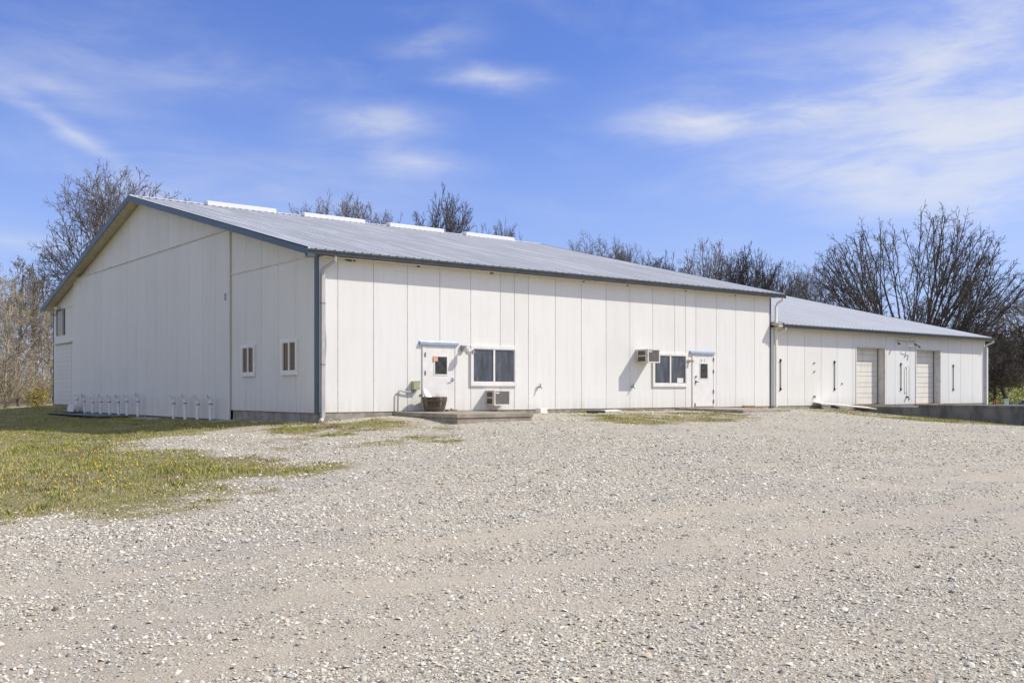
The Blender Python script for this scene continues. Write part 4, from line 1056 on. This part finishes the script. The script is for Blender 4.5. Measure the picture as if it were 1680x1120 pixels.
T('ash', 4, 'round', 1035, 96, 403, 130, 'low bare crown just right of the brown treetop on the falling roof edge', rz=3)
T('oak', 33, 'open', 1092, 95, 415, 140, 'thin low bare tree midway along the falling roof edge', rz=1.2)
T('elm', 12, 'wide', 1165, 85, 392, 150, 'bare tree, left of the three standing above the junction of barn and wing', barkm='bark', rmin=.012)
T('oak', 33, 'open', 1228, 85, 400, 140, 'bare tree, middle of the three above the junction of barn and wing', rz=2.9)
T('elm', 12, 'wide', 1270, 90, 424, 130, 'bare tree, right of the three above the junction of barn and wing', rz=.8)
T('maple', 21, 'round', 1335, 82, 432, 115, 'bushy brown bare tree at the left edge of the huge fan shaped tree', rz=.5)
T('fan', 48, 'fan', 1493, 68, 350, 340, 'huge dark fan shaped bare tree with many limbs behind the wing roof', barkm='bark_dark', rmin=.011, name='fan_tree', group=None)
T('elm', 12, 'wide', 1692, 128, 470, 190, 'bare tree cut by the right edge of the picture', rz=1.7)
# left wood
G2 = 'slender trees in the wood at the left'
T('pole', 8, 'pole', 30, 64, 412, 110, 'tallest slender bare tree of the left wood with dark forked top', barkm='bark', rmin=.012, group=G2, buds=BUD, nb=1200, bsize=.045)
T('pole2', 15, 'slim', 62, 72, 440, 90, 'slender tan tree right of the tallest tree in the left wood', barkm='bark_tan', rmin=.012, group=G2, buds=BUD, nb=1600, bsize=.045)
T('pole2', 15, 'slim', 8, 60, 455, 90, 'slender tan tree at the left edge of the picture', rz=2, group=G2)
T('pole', 8, 'pole', 88, 78, 430, 80, 'slender bare tree nearest the left eave of the barn', rz=1.5, group=G2)
T('pole2', 15, 'slim', -22, 66, 430, 110, 'slender tan tree partly outside the left edge', rz=4, group=G2)
T('pole2', 15, 'slim', 45, 82, 455, 110, 'pale thin tree behind the tallest tree of the left wood', rz=3.1, group=G2)
T('pole2', 15, 'slim', 72, 66, 500, 60, 'short thin sapling beside the barn corner in the left wood', rz=5, group=G2)
G3 = 'tangled undergrowth of the left wood'
T('brush', 6, 'brush', 14, 60, 560, 70, 'tangled tan brush at the left edge below the slender trees', barkm='bark_tan', name='brush_shrub', cat='shrub', group=G3, buds=[(.34,.28,.14),(.28,.22,.11),(.40,.33,.18)], nb=1500, bsize=.05, rmin=.010)
T('brush', 6, 'brush', 45, 63, 575, 70, 'tangled tan brush in the middle of the left wood', name='brush_shrub', cat='shrub', group=G3, rz=2)
T('brush', 6, 'brush', -14, 62, 555, 70, 'tangled tan brush half outside the left edge', name='brush_shrub', cat='shrub', group=G3, rz=3)
T('brush', 6, 'brush', 72, 68, 590, 60, 'tangled tan brush close to the barn corner', name='brush_shrub', cat='shrub', group=G3, rz=4)
for k, (u, Z, v, w_) in enumerate(((30,74,540,120),(80,84,560,90),(-10,80,530,110))):
    T('brush2', 17, 'brush', u, Z, v, w_, ('dim grey thicket far back behind the tallest tree of the left wood','dim grey thicket far back by the barn corner','dim grey thicket far back at the left edge')[k], barkm='bark', name='brush_shrub', cat='shrub', group=G3, rz=k*2, rmin=.011, buds=BUD_BROWN, nb=1200, bsize=.06)
def leafy(name, xy, h, w, n, size, pal, label, cat, cone=0, stem='bark_dark', seed=1, base=.0, zoff=0):
    rg = np.random.RandomState(seed); o = empty(name, (xy[0], xy[1], float(gsurf(*xy))-.05+zoff), label, cat)
    # clump centres through the crown volume, cards around each
    m_ = 70; zc = base+(1-base)*rg.uniform(0,1,m_)**(1.25 if cone else .8); a = rg.uniform(0,6.283,m_)
    rad = (1-zc*cone)*np.sqrt(rg.uniform(.15,1,m_)) if cone else np.sqrt(np.clip(1-((zc-base)/(1-base)*2-1)**2,0.1,1))*rg.uniform(.3,1.,m_)
    cc = np.stack([np.cos(a)*rad*w/2, np.sin(a)*rad*w/2, zc*h], -1)
    ci_ = rg.randint(0, m_, n); pts = cc[ci_]+rg.randn(n,3)*np.array([w*.09,w*.09,h*.045]); pts[:, 2] = np.clip(pts[:, 2], .02, None)
    V, Fq, c = cards(rg, pts, size, pal)
    shade = np.repeat((.7+.6*rg.rand(m_))[ci_], 3)[:, None]; mesh_np('foliage', V, Fq, 3, M['leaf'], o, c*shade)
    mb = MB().tube([(0,0,0),(.04*h*.2,.02,h*.5),(0,0,h*.9)],[.05+.008*h,.03+.006*h,.01],7)
    for k in range(0, m_, 3): mb.tube([(0,0,max(cc[k,2]*.75,.05)), tuple(cc[k])],[.025,.008],4)
    mb.build('trunk', M[stem], o); return o
leafy('yellow_shrub', site(60,59), 1.15, 1.3, 2200, .045, [(.34,.28,.07),(.42,.33,.09),(.26,.22,.06)], 'low yellowish bush at the foot of the barn corner', 'shrub', seed=3)
CED = [(.035,.05,.022),(.05,.06,.028),(.10,.06,.03),(.14,.075,.035),(.03,.04,.02)]
leafy('cedar_tree', site(1632,74), top_h(1632,548,74), 4.4, 9000, .075, CED, 'dark cedar with rusty foliage right of the wing corner', 'tree', cone=.75, base=.36, seed=5)
leafy('cedar_tree', site(1690,70), top_h(1690,540,70), 3.6, 7000, .075, CED, 'rusty dark cedar at the right edge behind the car', 'tree', cone=.6, base=.38, seed=7)
x_, y_ = site(1652, 64); o = empty('bent_tree', (x_, y_, float(gsurf(x_, y_))-.1), 'small dark bent trunk leaning over the bright grass at the right', 'tree', rz=-YAW)
MB().tube([(.75,0,0),(.45,0,.75),(.05,0,1.3),(-.2,.1,2.0),(-.28,.1,2.8),(-.1,.1,3.7),(.2,.1,4.6)],[.2,.17,.15,.13,.11,.08,.05],8).build('trunk', M['bark_dark'], o)
A = limbed(77,'slim'); A[:, :6] *= 5.5; A[:, 6:8] *= 4; A = A[(A[:, 8] >= 1) & (A[:, 2] > 2.2)]; seg_mesh('crown', A, 3, M['bark_dark'], o, .014)
for k, (u, Z, v, w_) in enumerate(((1600,126,590,120),(1670,130,575,130),(1640,122,608,90))):
    T('brush2', 17, 'brush', u, Z, v, w_, ('grey thicket beyond the field beside the wing','grey thicket beyond the field at the right edge','grey thicket behind the bent trunk')[k], name='brush_shrub', cat='shrub', group='grey thickets beyond the right field', rz=k*2+1)
# bright meadow behind: rough grass tufts
rg = np.random.RandomState(4); n = 14000
zz = rg.uniform(62,110,n); uu = rg.uniform(1590,1730,n); px_ = CAM[0]+zz*(FWD[0]+(uu-840)/1639.95*RGT[0]); py_ = CAM[1]+zz*(FWD[1]+(uu-840)/1639.95*RGT[1])
pts = np.stack([px_, py_, gsurf(px_, py_)+rg.uniform(.0,.22,n)], -1)
V, Fq, c = cards(rg, pts, .13, [(.46,.50,.12),(.56,.55,.17),(.36,.40,.11),(.28,.29,.11)])
tag(mesh_np('meadow_grass', V, Fq, 3, M['leaf'], None, c), 'bright yellow green meadow grass beyond the dock', 'grass', kind='stuff')

# ------------------------------------------------------------------ sky, sun, view
SUN = Vector((.86,-.64,1.04)).normalized()
wd = bpy.data.worlds.new('World'); scene.world = wd; wd.use_nodes = True
t = NT(wd.node_tree); bg = t.n['Background']
sky = t.node('ShaderNodeTexSky', sky_type='NISHITA'); sky.sun_disc = False
sky.sun_elevation = math.asin(SUN.z); sky.sun_rotation = math.atan2(SUN.x, SUN.y)
sky.air_density = 1.0; sky.dust_density = .6; sky.ozone_density = 2.0
tc = t.node('ShaderNodeTexCoord').outputs['Generated']
nrm = t.node('ShaderNodeVectorMath', operation='NORMALIZE'); t.put(nrm, 0, tc)
s_ = t.node('ShaderNodeSeparateXYZ'); t.put(s_, 0, nrm.outputs[0])
az = t.math('ARCTAN2', s_.outputs[0], s_.outputs[1]); el = t.math('ARCSINE', s_.outputs[2])
cmb = t.node('ShaderNodeCombineXYZ'); t.put(cmb, 0, az); t.put(cmb, 1, el)
ae = cmb.outputs[0]
def warp(vec, sc, amt, seedloc):
    n = t.node('ShaderNodeTexNoise'); t.put(n, 'Vector', t.scale(vec, (1,2.2,1), seedloc)); t.put(n, 'Scale', sc); t.put(n, 'Detail', 4)
    v = t.node('ShaderNodeVectorMath', operation='SUBTRACT'); t.put(v, 0, n.outputs['Color']); v.inputs[1].default_value = (.5,.5,.5)
    m_ = t.node('ShaderNodeVectorMath', operation='SCALE'); t.put(m_, 0, v.outputs[0]); m_.inputs['Scale'].default_value = amt
    a = t.node('ShaderNodeVectorMath', operation='ADD'); t.put(a, 0, vec); t.put(a, 1, m_.outputs[0]); return a.outputs[0]
wv = warp(ae, 7, .05, (3,1,0))
BL = [ # azimuth, elevation, tilt, half-length, half-height, strength
 (.85,.256,-.02,.085,.020,.62),(.96,.264,.12,.13,.024,.55),(1.08,.300,.65,.12,.045,.45),(1.12,.325,.5,.10,.06,.22),
 (1.04,.222,.12,.19,.034,.6),(1.13,.236,.1,.13,.05,.6),(1.1,.25,.2,.32,.13,.2),(1.07,.185,-.05,.16,.026,.46),(1.13,.165,0,.15,.05,.25),(.97,.30,.2,.22,.07,.20),
 (.645,.303,.0,.075,.015,.46),(.528,.253,.05,.08,.021,.46),(.572,.223,-.1,.065,.016,.36),(.585,.333,.05,.06,.014,.28),
 (.245,.232,-.45,.10,.012,.42),(.22,.27,-.25,.13,.02,.22),(.26,.30,0,.2,.06,.13),(.36,.29,-.1,.12,.03,.10),(.19,.132,0,.10,.014,.60),(.45,.20,-.1,.2,.04,.20),(.30,.19,-.2,.14,.03,.15),
]
acc = None
for a, e, tl_, hl, hh_, st_ in BL:
    mp = t.scale(wv, (hl*1.5, hh_*1.5, 1), (a,e,0), (0,0,tl_), 'TEXTURE')
    gr_ = t.node('ShaderNodeTexGradient', gradient_type='QUADRATIC_SPHERE'); t.put(gr_, 0, mp)
    v = t.math('MULTIPLY', gr_.outputs['Fac'], st_*1.5)
    acc = v if acc is None else t.math('ADD', acc, v)
wisp = t.noise(t.scale(warp(ae, 4, .05, (9,4,2)), (4.5,17,1), rot=(0,0,-.2)), 1.7, 9, .62, .25)
wisp2 = t.noise(t.scale(wv, (3,7,1)), 2.2, 6, .6)
dens = t.math('MULTIPLY', acc, t.math('ADD', .34, t.math('MULTIPLY', t.maprange(wisp, .33, .70), .92)))
dens = t.math('ADD', dens, t.math('MULTIPLY', t.maprange(wisp2, .5, .85), .12))
# unseen cloud cover added behind and above the viewpoint for neutral fill
dv = t.node('ShaderNodeVectorMath', operation='DOT_PRODUCT'); t.put(dv, 0, nrm.outputs[0]); dv.inputs[1].default_value = (FWD[0]*.97, FWD[1]*.97, .2)
fill_veil = t.math('MULTIPLY', t.maprange(dv.outputs['Value'], .62, .1), t.math('ADD', .3, t.math('MULTIPLY', t.maprange(t.noise(t.scale(nrm.outputs[0], (1,1,2.5)), 2.6, 6, .6), .35, .65), .4)))
dens = t.math('MAXIMUM', dens, fill_veil)
dens = t.math('MULTIPLY', t.math('SUBTRACT', 1, t.math('EXPONENT', t.math('MULTIPLY', dens, -1.25))), 1.0, clamp=True)
TINT = (1.0,1.17,1.95)
sk = t.mix(1, sky.outputs[0], TINT, 'MULTIPLY')
hz = t.math('MULTIPLY', t.maprange(el, .34, -.02), .5)
sk = t.mix(hz, sk, (6.3,7.4,9.9))
c = t.mix(dens, sk, (9.0,9.3,10.0))
t.put(bg, 'Color', c); bg.inputs['Strength'].default_value = .088
sd_ = bpy.data.lights.new('sun', 'SUN'); sun = link(bpy.data.objects.new('sun', sd_))
sd_.energy = 4.3; sd_.angle = R(.53); sd_.color = (1,.952,.855)
sun.rotation_euler = SUN.to_track_quat('Z', 'Y').to_euler(); sun.location = (30,-30,40)
scene.view_settings.view_transform = 'Standard'; scene.view_settings.look = 'None'
scene.view_settings.exposure = 0; scene.view_settings.gamma = 1
scene.render.engine = 'CYCLES'; scene.cycles.use_denoising = True
scene.cycles.max_bounces = 4; scene.cycles.diffuse_bounces = 3; scene.cycles.glossy_bounces = 2; scene.cycles.caustics_reflective = False
